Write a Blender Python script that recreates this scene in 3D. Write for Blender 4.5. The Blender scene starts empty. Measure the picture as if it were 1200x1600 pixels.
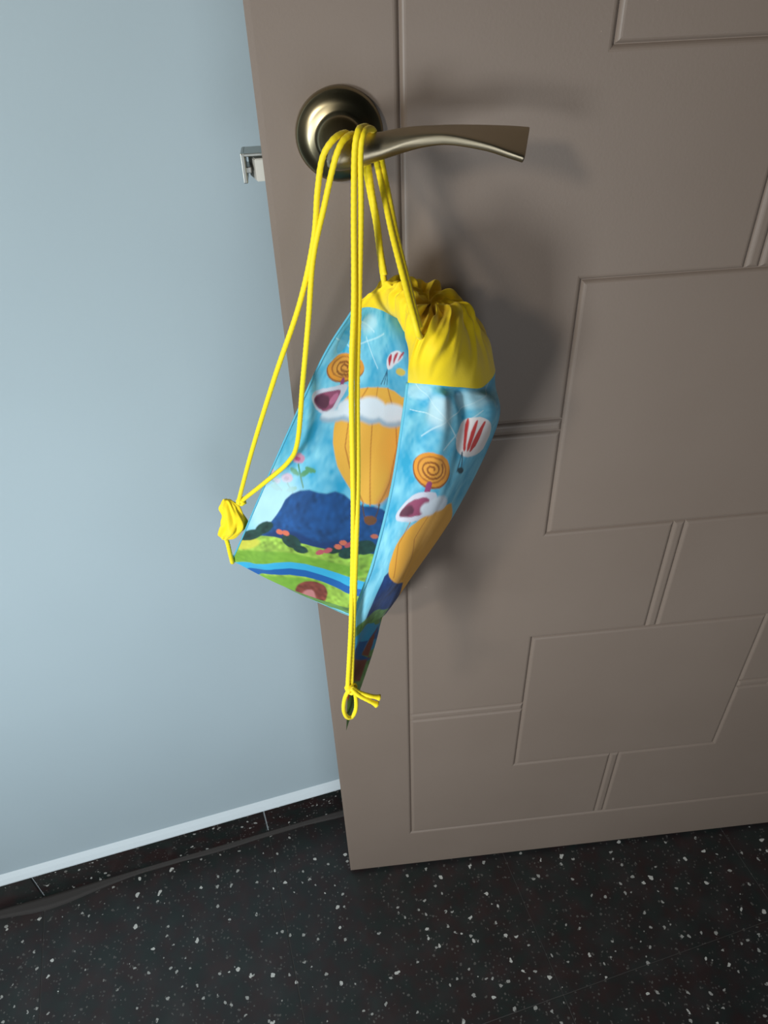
import bpy, bmesh, math, random
import numpy as np
from mathutils import Vector, Matrix

S = bpy.context.scene
COL = S.collection
R = math.radians

# ------------------------------------------------------------------ camera
CAM_POS = [0.029601,-0.537093,1.127227]
CAM_RIGHT = [0.994453,-0.100512,-0.031001]
CAM_UP = [0.087891,0.632139,0.769854]
CAM_FWD = [0.057783,0.768308,-0.637467]

cd = bpy.data.cameras.new('camera'); cam = bpy.data.objects.new('camera', cd); COL.objects.link(cam)
r, u, f = Vector(CAM_RIGHT), Vector(CAM_UP), Vector(CAM_FWD)
cam.matrix_world = Matrix(((r.x, u.x, -f.x, CAM_POS[0]), (r.y, u.y, -f.y, CAM_POS[1]), (r.z, u.z, -f.z, CAM_POS[2]), (0, 0, 0, 1)))
cd.sensor_width = 36; cd.lens = 27.0; cd.clip_start = .02
S.camera = cam

# ------------------------------------------------------------------ light and exposure
S.view_settings.view_transform = 'Standard'; S.view_settings.look = 'None'
S.view_settings.gamma = 1; S.view_settings.use_curve_mapping = False
S.view_settings.exposure = 0.0
w = bpy.data.worlds.new('world'); S.world = w; w.use_nodes = True
w.node_tree.nodes['Background'].inputs[0].default_value = (.55, .65, .8, 1); w.node_tree.nodes['Background'].inputs[1].default_value = .5
def area(name, loc, aim, sx, sy, power, col):
    l = bpy.data.lights.new(name, 'AREA'); l.shape = 'RECTANGLE'; l.size = sx; l.size_y = sy; l.energy = power; l.color = col
    o = bpy.data.objects.new(name, l); COL.objects.link(o); o.location = loc
    o.rotation_euler = (Vector(aim) - Vector(loc)).to_track_quat('-Z', 'Y').to_euler(); return o
# two panes of the hall's glazed door behind the camera: a low cool one and a high warmer one
lo = area('daylight_lower', (-.84, -1.16, .80), (-.02, .05, .48), .28, .36, 5.3, (.86, .95, 1)); lo.data.spread = R(95)
area('daylight_upper', (-.90, -1.16, 1.58), (-.90, 0, 1.58), .20, .20, 13, (1, .94, .82))
area('side_fill', (.28, -1.16, .62), (.28, 0, .62), .50, .60, 2.7, (.93, .97, 1))  # soft fill added behind the camera, stands for no known source

# ------------------------------------------------------------------ helpers
def lin(c): return tuple(((x/255)/12.92 if x/255 <= .04045 else ((x/255+.055)/1.055)**2.4) for x in c) + (1,)
def mat(name, col=(128, 128, 128), rough=.6, metal=0.0, spec=.5):
    m = bpy.data.materials.new(name); m.use_nodes = True; b = m.node_tree.nodes['Principled BSDF']
    b.inputs['Base Color'].default_value = lin(col); b.inputs['Roughness'].default_value = rough
    b.inputs['Metallic'].default_value = metal; b.inputs['Specular IOR Level'].default_value = spec
    return m, m.node_tree.nodes, m.node_tree.links, b
def node(ns, t, **k):
    n = ns.new(t)
    for a, v in k.items(): setattr(n, a, v)
    return n
def noise(ns, ls, scale, detail=3, vec=None, rough=.5):
    n = node(ns, 'ShaderNodeTexNoise'); n.inputs['Scale'].default_value = scale; n.inputs['Detail'].default_value = detail; n.inputs['Roughness'].default_value = rough
    if vec: ls.new(vec, n.inputs['Vector'])
    return n
def bump(ns, ls, b, height, strength, dist):
    n = node(ns, 'ShaderNodeBump'); n.inputs['Strength'].default_value = strength; n.inputs['Distance'].default_value = dist
    ls.new(height, n.inputs['Height']); ls.new(n.outputs[0], b.inputs['Normal']); return n
def ramp(ns, ls, fac, stops):
    n = node(ns, 'ShaderNodeValToRGB'); e = n.color_ramp.elements
    while len(e) < len(stops): e.new(.5)
    for q, (p, c) in zip(e, stops): q.position = p; q.color = c if len(c) == 4 else lin(c)
    ls.new(fac, n.inputs[0]); return n
def mix(ns, ls, fac, a, b, mode='MIX'):
    n = node(ns, 'ShaderNodeMix', data_type='RGBA', blend_type=mode)
    for s, v in ((n.inputs[0], fac), (n.inputs[6], a), (n.inputs[7], b)):
        if hasattr(v, 'is_output'): ls.new(v, s)
        else: s.default_value = v
    return n.outputs[2]
def pos(ns): return node(ns, 'ShaderNodeNewGeometry').outputs['Position']

def obj(name, verts, faces, m, parent=None, smooth=False, kind=None):
    me = bpy.data.meshes.new(name); me.from_pydata([tuple(v) for v in verts], [], faces); me.validate()
    if smooth: me.polygons.foreach_set('use_smooth', [True]*len(me.polygons))
    me.materials.append(m); o = bpy.data.objects.new(name, me); COL.objects.link(o)
    if parent: o.parent = parent
    if kind: o['kind'] = kind
    return o
def from_bm(name, bm, m, parent=None, smooth=False, kind=None):
    bmesh.ops.recalc_face_normals(bm, faces=bm.faces)
    me = bpy.data.meshes.new(name); bm.to_mesh(me); bm.free()
    if smooth: me.polygons.foreach_set('use_smooth', [True]*len(me.polygons))
    me.materials.append(m); o = bpy.data.objects.new(name, me); COL.objects.link(o)
    if parent: o.parent = parent
    if kind: o['kind'] = kind
    return o
def empty(name, loc, rz=0, parent=None):
    o = bpy.data.objects.new(name, None); o.empty_display_size = .05; o.location = loc; o.rotation_euler = (0, 0, rz); COL.objects.link(o)
    if parent: o.parent = parent
    return o
def box_bm(a, b, bev=0, seg=2):
    bm = bmesh.new(); bmesh.ops.create_cube(bm, size=1)
    for v in bm.verts: v.co = [a[i]+(b[i]-a[i])*(v.co[i]+.5) for i in range(3)]
    if bev: bmesh.ops.bevel(bm, geom=bm.edges[:], offset=bev, segments=seg, affect='EDGES', profile=.5)
    return bm
def box(name, a, b, m, parent=None, bev=0, kind=None): return from_bm(name, box_bm(a, b, bev), m, parent, False, kind)
def crom(P, n):
    P = np.asarray(P, float); k = len(P); t = np.linspace(0, k-1, n); i = np.clip(t.astype(int), 0, k-2)
    q = (t-i).reshape((-1,)+(1,)*(P.ndim-1)); E = np.concatenate([[2*P[0]-P[1]], P, [2*P[-1]-P[-2]]])
    a, b, c, d = E[i], E[i+1], E[i+2], E[i+3]
    return .5*(2*b+(c-a)*q+(2*a-5*b+4*c-d)*q**2+(3*b-3*c+d-a)*q**3)
def surf(G, ns, nt): return np.swapaxes(crom(np.swapaxes(crom(np.array(G), nt), 0, 1), ns), 0, 1)
def grid_faces(ns, nt, wrap=False):
    i, j = np.meshgrid(np.arange(nt-1), np.arange(ns if wrap else ns-1), indexing='ij'); j2 = (j+1) % ns
    return np.stack([i*ns+j, i*ns+j2, (i+1)*ns+j2, (i+1)*ns+j], -1).reshape(-1, 4).tolist()
def tube(name, P, rad, m, parent, seg=10, step=.0011, braid=.09, taper=None, lead=3.2):
    P = np.asarray(P, float); L = np.linalg.norm(np.diff(P, axis=0), axis=1).sum(); n = max(8, int(L/step))
    C = crom(P, n*4); d = np.concatenate([[0], np.cumsum(np.linalg.norm(np.diff(C, axis=0), axis=1))])
    C = np.stack([np.interp(np.linspace(0, d[-1], n), d, C[:, k]) for k in range(3)], 1)
    T = np.gradient(C, axis=0); T /= np.linalg.norm(T, axis=1)[:, None]
    N = np.cross(T[0], (0.3, 1, .2)); N /= np.linalg.norm(N); V = []
    for k in range(n):
        N = N-T[k]*(N@T[k]); N /= np.linalg.norm(N); B = np.cross(T[k], N); s = d[-1]*k/(n-1)
        for q in range(seg):
            a = 2*math.pi*q/seg
            rr = rad*(1+braid*math.sin(2*a+s/rad*lead/2)*math.sin(2*a-s/rad*lead/2))
            if taper: rr *= taper(k/(n-1))
            V.append(C[k]+rr*(math.cos(a)*N+math.sin(a)*B))
    F = grid_faces(seg, n, True); F.append(list(range(seg))[::-1]); F.append([(n-1)*seg+q for q in range(seg)])
    return obj(name, V, F, m, parent, True)
def lathe_y(prof, c, seg=72):
    """profile (radius, y) turned about the y axis through c"""
    V = [(c[0]+r_*math.cos(2*math.pi*k/seg), c[1]+y_, c[2]+r_*math.sin(2*math.pi*k/seg)) for r_, y_ in prof for k in range(seg)]
    return V, grid_faces(seg, len(prof), True)
rng = np.random.default_rng(4); random.seed(4)

# ------------------------------------------------------------------ materials
def terrazzo(name, dark, chip, rough, dens=1.0):
    m, ns, ls, b = mat(name, dark, rough); p = pos(ns)
    n1 = noise(ns, ls, 22, 4, p); base = ramp(ns, ls, n1.outputs[0], [(.30, (dark[0]-9, dark[1]-8, dark[2]-8)), (.5, dark), (.7, (dark[0]+13, dark[1]+12, dark[2]+12))]).outputs[0]
    n2 = noise(ns, ls, 34, 3, p); tint = ramp(ns, ls, n2.outputs[0], [(.36, (50, 30, 30)), (.5, (38, 37, 37)), (.64, (28, 44, 41))]).outputs[0]
    c = mix(ns, ls, .5, base, tint)
    for sc, thr, keep, cc in ((150, .23, .82, (92, 90, 87)), (105, .22, .80, (168, 168, 164)), (66, .18, .80, chip), (230, .28, .70, (80, 78, 76))):
        v = node(ns, 'ShaderNodeTexVoronoi'); v.inputs['Scale'].default_value = sc
        wn = noise(ns, ls, sc*1.6, 2, p); wv = node(ns, 'ShaderNodeVectorMath', operation='MULTIPLY_ADD'); wv.inputs[1].default_value = (.7/sc,)*3
        ls.new(wn.outputs['Color'], wv.inputs[0]); ls.new(p, wv.inputs[2]); ls.new(wv.outputs[0], v.inputs['Vector'])
        a = node(ns, 'ShaderNodeMath', operation='LESS_THAN'); a.inputs[1].default_value = thr; ls.new(v.outputs['Distance'], a.inputs[0])
        sx = node(ns, 'ShaderNodeSeparateColor'); ls.new(v.outputs['Color'], sx.inputs[0])
        g = node(ns, 'ShaderNodeMath', operation='GREATER_THAN'); g.inputs[1].default_value = keep; ls.new(sx.outputs[0], g.inputs[0])
        k = node(ns, 'ShaderNodeMath', operation='MULTIPLY'); ls.new(a.outputs[0], k.inputs[0]); ls.new(g.outputs[0], k.inputs[1])
        k2 = node(ns, 'ShaderNodeMath', operation='MULTIPLY'); k2.inputs[1].default_value = .9; ls.new(k.outputs[0], k2.inputs[0])
        c = mix(ns, ls, k2.outputs[0], c, lin(cc))
    ls.new(c, b.inputs['Base Color']); bump(ns, ls, b, noise(ns, ls, 300, 2, p).outputs[0], .08, .0006)
    return m
M_FLOOR = terrazzo('terrazzo_floor', (40, 38, 39), (205, 205, 200), .42)
M_SKIRT = terrazzo('terrazzo_skirting', (26, 23, 23), (120, 118, 114), .30)
M_GROUT = mat('grout', (74, 71, 69), .9)[0]
M_WHITE = mat('white_grout', (196, 204, 208), .8)[0]
m, ns, ls, b = mat('wall_paint', (168, 184, 192), .75); M_WALL = m
p = pos(ns); n = noise(ns, ls, 3.0, 3, p)
ls.new(ramp(ns, ls, n.outputs[0], [(.3, (165, 181, 189)), (.7, (171, 187, 195))]).outputs[0], b.inputs['Base Color'])
n2 = noise(ns, ls, 160, 4, p, .6); bump(ns, ls, b, n2.outputs[0], .12, .0008)
m, ns, ls, b = mat('ledge_paint', (206, 216, 222), .6); M_LEDGE = m
m, ns, ls, b = mat('ceiling_paint', (120, 122, 122), .9); M_CEIL = m
M_HALL = mat('hall_paint', (98, 102, 104), .85)[0]
m, ns, ls, b = mat('door_paint', (132, 117, 106), .46); M_DOOR = m
p = pos(ns); n = noise(ns, ls, 5, 3, p)
ls.new(ramp(ns, ls, n.outputs[0], [(.3, (129, 114, 103)), (.7, (134, 119, 108))]).outputs[0], b.inputs['Base Color'])
n2 = noise(ns, ls, 420, 3, p, .6); bump(ns, ls, b, n2.outputs[0], .14, .0006)
m, ns, ls, b = mat('brushed_brass_nickel', (178, 166, 142), .38, 1.0); M_METAL = m
p = pos(ns); mp = node(ns, 'ShaderNodeMapping'); mp.inputs['Scale'].default_value = (60, 900, 900); ls.new(p, mp.inputs[0])
n2 = noise(ns, ls, 1, 3, mp.outputs[0]); bump(ns, ls, b, n2.outputs[0], .10, .0004)
m, ns, ls, b = mat('brushed_rose', (150, 140, 114), .30, 1.0); M_ROSE = m
b.inputs['Anisotropic'].default_value = .75
tg = node(ns, 'ShaderNodeTangent', direction_type='RADIAL', axis='Y'); ls.new(tg.outputs[0], b.inputs['Tangent'])
M_STEEL = mat('zinc_steel', (178, 178, 172), .32, 1.0)[0]
m, ns, ls, b = mat('yellow_cord', (255, 228, 14), .62); M_CORD = m
b.inputs['Sheen Weight'].default_value = .15
m, ns, ls, b = mat('yellow_fabric', (255, 221, 8), .72); M_YELLOW = m
b.inputs['Sheen Weight'].default_value = .15
tc = node(ns, 'ShaderNodeTexCoord'); n2 = noise(ns, ls, 700, 2, tc.outputs['Object']); bump(ns, ls, b, n2.outputs[0], .18, .0004)
m, ns, ls, b = mat('printed_fabric', (90, 190, 220), .72); M_PRINT = m
at_ = node(ns, 'ShaderNodeAttribute', attribute_name='print_colour'); ls.new(at_.outputs['Color'], b.inputs['Base Color'])
b.inputs['Sheen Weight'].default_value = .10
tc = node(ns, 'ShaderNodeTexCoord'); n2 = noise(ns, ls, 800, 2, tc.outputs['Object']); bump(ns, ls, b, n2.outputs[0], .18, .0004)
M_LAMP, ns, ls, b = mat('lamp_glass', (240, 240, 235), .4)
M_FRAME = mat('white_frame', (225, 228, 230), .4)[0]

# ------------------------------------------------------------------ setting
ANG = math.atan2(.094, .494)
E1 = Vector((math.cos(ANG), math.sin(ANG), 0)); E2 = Vector((-math.sin(ANG), math.cos(ANG), 0))
W0 = Vector((-.012, .098, 0))                       # a point of the skirting face on the floor
def wl(a, d, z=0): return W0+E1*a+E2*d+Vector((0, 0, z))

fl = box('floor', (-1.75, -1.3, -.06), (1.65, .62, -.0005), M_GROUT, kind='structure')
# terrazzo floor tiles laid parallel to the blue wall, one corner at .217 / -.335
T = .329; tm = None
for i in range(-6, 6):
    for j in range(0, 9):
        a0, d0 = .217-T*i-T, -.335-T*j
        c = wl(a0+T/2, d0+T/2)
        if not (-1.6 < c.x < 1.5 and -1.15 < c.y < .5): continue
        if tm is None:
            bm = box_bm((-T/2+.0004, -T/2+.0004, -.012), (T/2-.0004, T/2-.0004, 0), .0003, 1)
            o = from_bm('floor_tile', bm, M_FLOOR, fl); tm = o.data
        else:
            o = bpy.data.objects.new('floor_tile', tm); COL.objects.link(o); o.parent = fl
        o.location = c; o.rotation_euler = (0, 0, ANG+random.gauss(0, .0004))
# wall behind the door, with its skirting
wb = box('wall_back', (-1.75, .0096, 0), (1.9, .12, 2.6), M_WALL, kind='structure')
wb.location = W0; wb.rotation_euler = (0, 0, ANG)
bb = empty('baseboard_back', W0, ANG); bb['kind'] = 'structure'
SH = .062
for k in range(-6, 6):
    a0 = -.112+T*k
    if a0 < -1.75: continue
    box('skirting_tile', (a0+.0009, 0, .0005), (a0+T-.0009, .012, SH), M_SKIRT, bb, .0012)
bm = box_bm((-1.75, .0022, .0005), (1.86, .0075, SH-.0006)); from_bm('skirting_grout', bm, M_WHITE, bb)
# painted plaster lip sloping back from the top of the skirting to the wall
V = []; prof = [(.0002, SH-.0005), (.0004, SH+.0015), (.0040, SH+.0070), (.0075, SH+.0108), (.0110, SH+.0140), (.0110, SH-.0005)]
for a in (-1.75, 1.86): V += [(a, y, z) for y, z in prof]
n = len(prof); obj('plaster_lip', V, [[k, (k+1) % n, n+(k+1) % n, n+k] for k in range(n)]+[list(range(n))[::-1], [n+k for k in range(n)]], M_LEDGE, bb)
# dusty mortar fillet where floor meets skirting
V = []; prof = [(-.0085, .0003), (-.005, .0009), (-.002, .0018), (.001, .0030), (.001, .0003)]
for a in np.linspace(-1.75, 1.86, 160):
    k = 1+.25*math.sin(a*9)+.2*math.sin(a*31+1)+1.2*math.exp(-((a+.44)/.06)**2)
    V += [(a, y*k if y < 0 else y, z) for y, z in prof]
n = 5; obj('mortar_fillet', V, grid_faces(n, 160, True), mat('mortar', (58, 55, 54), .9)[0], bb, True)
# rest of the hall, behind and beside the camera
box('ceiling', (-1.75, -1.3, 2.6), (1.65, .62, 2.7), M_CEIL, kind='structure')
box('wall_right', (1.55, -1.3, 0), (1.65, .62, 2.6), M_HALL, kind='structure')
box('wall_left', (-1.75, -1.3, 0), (-1.65, .62, 2.6), M_HALL, kind='structure')
wx0, wx1, wz0, wz1 = -1.14, -.58, .40, 2.12
bm = box_bm((-1.75, -1.30, 0), (wx0, -1.20, 2.6))
for a, b_ in (((wx1, -1.30, 0), (-.02, -1.20, 2.6)), ((.58, -1.30, 0), (1.65, -1.20, 2.6)), ((-.02, -1.30, 0), (.58, -1.20, .26)), ((-.02, -1.30, .98), (.58, -1.20, 2.6)), ((wx0, -1.30, wz1), (wx1, -1.20, 2.6)), ((wx0, -1.30, 0), (wx1, -1.20, wz0))):
    q = box_bm(a, b_); me = bpy.data.meshes.new('t'); q.to_mesh(me); q.free(); bm.from_mesh(me); bpy.data.meshes.remove(me)
from_bm('wall_front', bm, M_HALL, kind='structure')
wn = empty('window_1', (0, -1.25, 0)); wn['kind'] = 'structure'
for a, b_ in (((wx0, -.03, wz0), (wx0+.05, .03, wz1)), ((wx1-.05, -.03, wz0), (wx1, .03, wz1)), ((wx0+.05, -.03, wz0), (wx1-.05, .03, wz0+.05)), ((wx0+.05, -.03, wz1-.05), (wx1-.05, .03, wz1)), ((wx0+.05, -.03, 1.10), (wx1-.05, .03, 1.38))):
    box('frame', a, b_, M_FRAME, wn, .004)
M_GLASS, ns, ls, b = mat('glass', (235, 245, 248), .05); b.inputs['Transmission Weight'].default_value = 1; b.inputs['IOR'].default_value = 1.45
for a, c in ((wz0+.05, 1.10), (1.38, wz1-.05)): box('pane', (wx0+.05, -.018, a), (wx1-.05, -.012, c), M_GLASS, wn)

wn2 = empty('fill_window', (0, -1.25, 0)); wn2['kind'] = 'structure'  # made-up window, added only to give the side fill light an opening
for a, b_ in (((-.02, -.03, .26), (.02, .03, .98)), ((.54, -.03, .26), (.58, .03, .98)), ((.02, -.03, .26), (.54, .03, .30)), ((.02, -.03, .94), (.54, .03, .98))):
    box('frame', a, b_, M_FRAME, wn2, .004)
box('pane', (.02, -.018, .30), (.54, -.012, .94), M_GLASS, wn2)

# ------------------------------------------------------------------ door
door = empty('door_1', (0, 0, .008)); door['kind'] = 'structure'
door['label'] = 'taupe painted door leaf with stepped square grooves standing ajar'
DZ = .008; DW, DH, DT = .715, 2.03, .040; G = .0021
box('leaf', (0, .0026, 0), (DW, DT, DH), M_DOOR, door, .0004)
def skin(name, poly):
    """a 2.6 mm raised field of the moulded door face with rounded arrises; poly is counter-clockwise (x, z)"""
    n = len(poly); P = [Vector((x, z-DZ)) for x, z in poly]
    def ring(d):
        out = []
        for k in range(n):
            a, q, c = P[k-1], P[k], P[(k+1) % n]
            e1, e2 = (q-a).normalized(), (c-q).normalized(); n1, n2 = Vector((-e1.y, e1.x)), Vector((-e2.y, e2.x))
            out.append(q+d*(n1+n2))
        return out
    V = []; prof = [(.0002, .0027), (.0009, .0016), (.0018, .0007), (.0028, .0002), (.0040, 0)]
    for d, y in prof: V += [(q.x, y, q.y) for q in ring(d)]
    F = grid_faces(n, len(prof), True); F.append([(len(prof)-1)*n+k for k in range(n)])
    o = obj(name, V, F, M_DOOR, door); return o
def rect(a, b_, c, d): return [(a, b_), (c, b_), (c, d), (a, d)]
XL, XA, XM, XB, XR = .091, .226, .3575, .489, .624; HB = .0058
ZS = [.098, .242, .364, .486, .637, .760, .889, 1.042, 1.165, 1.290, 1.440, 1.562, 1.685, 1.83, 1.94]
mir = lambda P: [(2*XM-x, z) for x, z in P][::-1]
# the plain border round the panels is one continuous moulded surface (closed by a hairline joint at the top)
xs = .36
bo = skin('border', [(0, DZ), (DW, DZ), (DW, DH+DZ), (xs+.0004, DH+DZ), (xs+.0004, 1.94), (XR, 1.94), (XR, .098), (XL, .098), (XL, 1.94), (xs, 1.94), (xs, DH+DZ), (0, DH+DZ)])
for v in bo.data.vertices:                      # square outer edges
    if v.co.x < .004: v.co.x = 0
    if v.co.x > DW-.004: v.co.x = DW
    if v.co.z < .004: v.co.z = 0
    if v.co.z > DH-.004: v.co.z = DH
for a, b_ in ((.242, .486), (.637, .889), (1.042, 1.290), (1.440, 1.685)): skin('panel', rect(XA, a, XB, b_))
sides = [[(XL, .098), (XM-HB, .098), (XM-HB, .242), (XA, .242), (XA, .364-HB), (XL, .364-HB)]]
for lo, s0, s1, hi in ((.364, .486, .637, .760), (.760, .889, 1.042, 1.165), (1.165, 1.290, 1.440, 1.562)):
    sides.append([(XL, lo+HB), (XA, lo+HB), (XA, s0), (XM-HB, s0), (XM-HB, s1), (XA, s1), (XA, hi-HB), (XL, hi-HB)])
sides.append([(XL, 1.562+HB), (XA, 1.562+HB), (XA, 1.685), (XM-HB, 1.685), (XM-HB, 1.94), (XL, 1.94)])
for P in sides: skin('panel', P); skin('panel', mir(P))
for a, b_ in ((.098, .242), (.486, .637), (.889, 1.042), (1.290, 1.440), (1.685, 1.94)): skin('bead', rect(XM-HB, a, XM+HB, b_))
for z in (.364, .760, 1.165, 1.562): P = rect(XL, z-HB, XA, z+HB); skin('bead', P); skin('bead', mir(P))
# latch in the door edge
o = box('latch_plate', (-.0003, .008, .905-DZ), (.001, .032, 1.075-DZ), M_STEEL, door, .0006); o['label'] = 'steel latch plate let into the door edge'
M_BOLT = mat('bolt_zinc', (196, 193, 184), .45, .25)[0]
bm = bmesh.new()
prof = [(0, .013), (0, .030), (-.0095, .030), (-.0112, .0285), (-.006, .013)]
zs = (0.9703-DZ, 0.9848-DZ)
vs = [[bm.verts.new((x, y, z)) for x, y in prof] for z in zs]
bm.faces.new(vs[0][::-1]); bm.faces.new(vs[1])
for k in range(5): bm.faces.new((vs[0][k], vs[0][(k+1) % 5], vs[1][(k+1) % 5], vs[1][k]))
bmesh.ops.bevel(bm, geom=bm.edges[:], offset=.0006, segments=2, affect='EDGES')
o = from_bm('latch_bolt', bm, M_BOLT, door); o['label'] = 'pale metal latch bolt sticking out of the door edge'
bm = box_bm((-.0150, .012, 0.9698-DZ), (-.0122, .030, 0.9888-DZ), .0006)
q = box_bm((-.0135, .012, 0.9866-DZ), (.0005, .030, 0.9888-DZ), .0005); me = bpy.data.meshes.new('t'); q.to_mesh(me); q.free(); bm.from_mesh(me); bpy.data.meshes.remove(me)
q = box_bm((-.0130, .014, 0.9758-DZ), (-.009, .028, 0.9798-DZ), .0005); me = bpy.data.meshes.new('t'); q.to_mesh(me); q.free(); bm.from_mesh(me); bpy.data.meshes.remove(me)
from_bm('bolt_guard', bm, M_STEEL, door)

# handle: rose and curved lever
FRONT_NET = [[[0.0492,-0.07,0.9107],[0.0607,-0.068,0.9116],[0.0737,-0.066,0.9047],[0.0889,-0.062,0.8882],[0.0816,-0.098,0.8709]],[[0.0279,-0.058,0.8729],[0.0474,-0.05,0.8558],[0.073,-0.042,0.8385],[0.1005,-0.04,0.8239],[0.077,-0.105,0.845]],[[-0.0031,-0.038,0.8027],[0.0254,-0.038,0.7892],[0.0618,-0.03,0.7664],[0.0959,-0.028,0.7498],[0.0673,-0.116,0.7975]],[[-0.0381,-0.015,0.7205],[-0.0035,-0.028,0.7087],[0.0449,-0.026,0.6854],[0.087,-0.028,0.673],[0.0509,-0.127,0.7393]],[[-0.0628,0.0,0.6617],[-0.02,-0.02,0.6572],[0.0306,-0.022,0.635],[0.0719,-0.035,0.63],[0.0308,-0.136,0.6788]],[[-0.0764,0.01,0.63],[-0.0282,-0.012,0.6103],[0.0245,-0.02,0.5842],[0.0569,-0.08,0.6299],[0.0188,-0.142,0.5574]]]
BACK_NET = [[[0.0816,-0.098,0.8709],[0.0949,-0.116,0.8786],[0.1136,-0.111,0.8722],[0.1354,-0.088,0.8579],[0.15,-0.04,0.85],[0.095,-0.024,0.88],[0.0492,-0.07,0.9107]],[[0.077,-0.105,0.845],[0.0929,-0.123,0.8531],[0.1173,-0.113,0.8422],[0.1436,-0.083,0.8266],[0.15,-0.03,0.785],[0.07,-0.016,0.81],[0.0279,-0.058,0.8729]],[[0.0673,-0.116,0.7975],[0.082,-0.127,0.8005],[0.1026,-0.116,0.7878],[0.1192,-0.09,0.7699],[0.12,-0.03,0.7],[0.035,-0.016,0.715],[-0.0031,-0.038,0.8027]],[[0.0509,-0.127,0.7393],[0.0624,-0.13,0.738],[0.0765,-0.118,0.7276],[0.0884,-0.098,0.7156],[0.075,-0.032,0.62],[-0.005,-0.012,0.635],[-0.0381,-0.015,0.7205]],[[0.0308,-0.136,0.6788],[0.0404,-0.134,0.6789],[0.0513,-0.122,0.673],[0.0613,-0.1,0.6602],[0.05,-0.034,0.575],[-0.015,-0.008,0.6],[-0.0628,0.0,0.6617]],[[0.0188,-0.142,0.5574],[0.0245,-0.132,0.5945],[0.0349,-0.116,0.6247],[0.054,-0.088,0.6325],[0.0245,-0.02,0.5842],[-0.0282,-0.012,0.6103],[-0.0764,0.01,0.63]]]
CASING_FRONT_NET = [[[0.0492,-0.07,0.9107],[0.0607,-0.068,0.9116],[0.0737,-0.066,0.9047],[0.0889,-0.062,0.8882],[0.0816,-0.098,0.8709]],[[0.0536,-0.072,0.9174],[0.0635,-0.074,0.9219],[0.0721,-0.084,0.918],[0.0803,-0.099,0.9063],[0.0807,-0.114,0.892]],[[0.062,-0.072,0.9228],[0.0688,-0.08,0.9292],[0.0732,-0.092,0.9307],[0.0801,-0.106,0.9265],[0.0844,-0.12,0.9109]],[[0.0714,-0.07,0.9268],[0.0767,-0.082,0.9323],[0.0809,-0.094,0.9342],[0.0861,-0.102,0.9284],[0.0893,-0.112,0.9179]],[[0.0874,-0.066,0.9166],[0.09,-0.072,0.9194],[0.0925,-0.078,0.9202],[0.0949,-0.084,0.9192],[0.0968,-0.088,0.9162]],[[0.098,-0.074,0.9145],[0.0984,-0.074,0.9145],[0.0987,-0.075,0.9145],[0.0987,-0.075,0.914],[0.099,-0.076,0.914]]]
CASING_BACK_NET = [[[0.0816,-0.098,0.8709],[0.0949,-0.116,0.8786],[0.1136,-0.111,0.8722],[0.1354,-0.088,0.8579],[0.15,-0.04,0.85],[0.095,-0.024,0.88],[0.0492,-0.07,0.9107]],[[0.0807,-0.114,0.892],[0.0955,-0.124,0.9014],[0.1131,-0.114,0.8967],[0.1329,-0.086,0.8798],[0.142,-0.04,0.878],[0.092,-0.026,0.897],[0.0536,-0.072,0.9174]],[[0.0844,-0.12,0.9109],[0.098,-0.119,0.9156],[0.1137,-0.104,0.9104],[0.1299,-0.078,0.8951],[0.126,-0.04,0.895],[0.086,-0.03,0.908],[0.062,-0.072,0.9228]],[[0.0893,-0.112,0.9179],[0.1026,-0.102,0.9196],[0.1139,-0.088,0.9157],[0.1232,-0.07,0.9068],[0.1154,-0.05,0.9102],[0.0964,-0.046,0.9189],[0.0714,-0.07,0.9268]],[[0.0968,-0.088,0.9162],[0.1015,-0.084,0.9148],[0.1061,-0.076,0.9122],[0.1082,-0.068,0.9097],[0.1043,-0.06,0.9109],[0.0966,-0.06,0.9141],[0.0874,-0.066,0.9166]],[[0.099,-0.076,0.914],[0.0994,-0.076,0.914],[0.0999,-0.075,0.9139],[0.1001,-0.074,0.9139],[0.0998,-0.073,0.9139],[0.099,-0.073,0.9144],[0.098,-0.074,0.9145]]]
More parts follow.
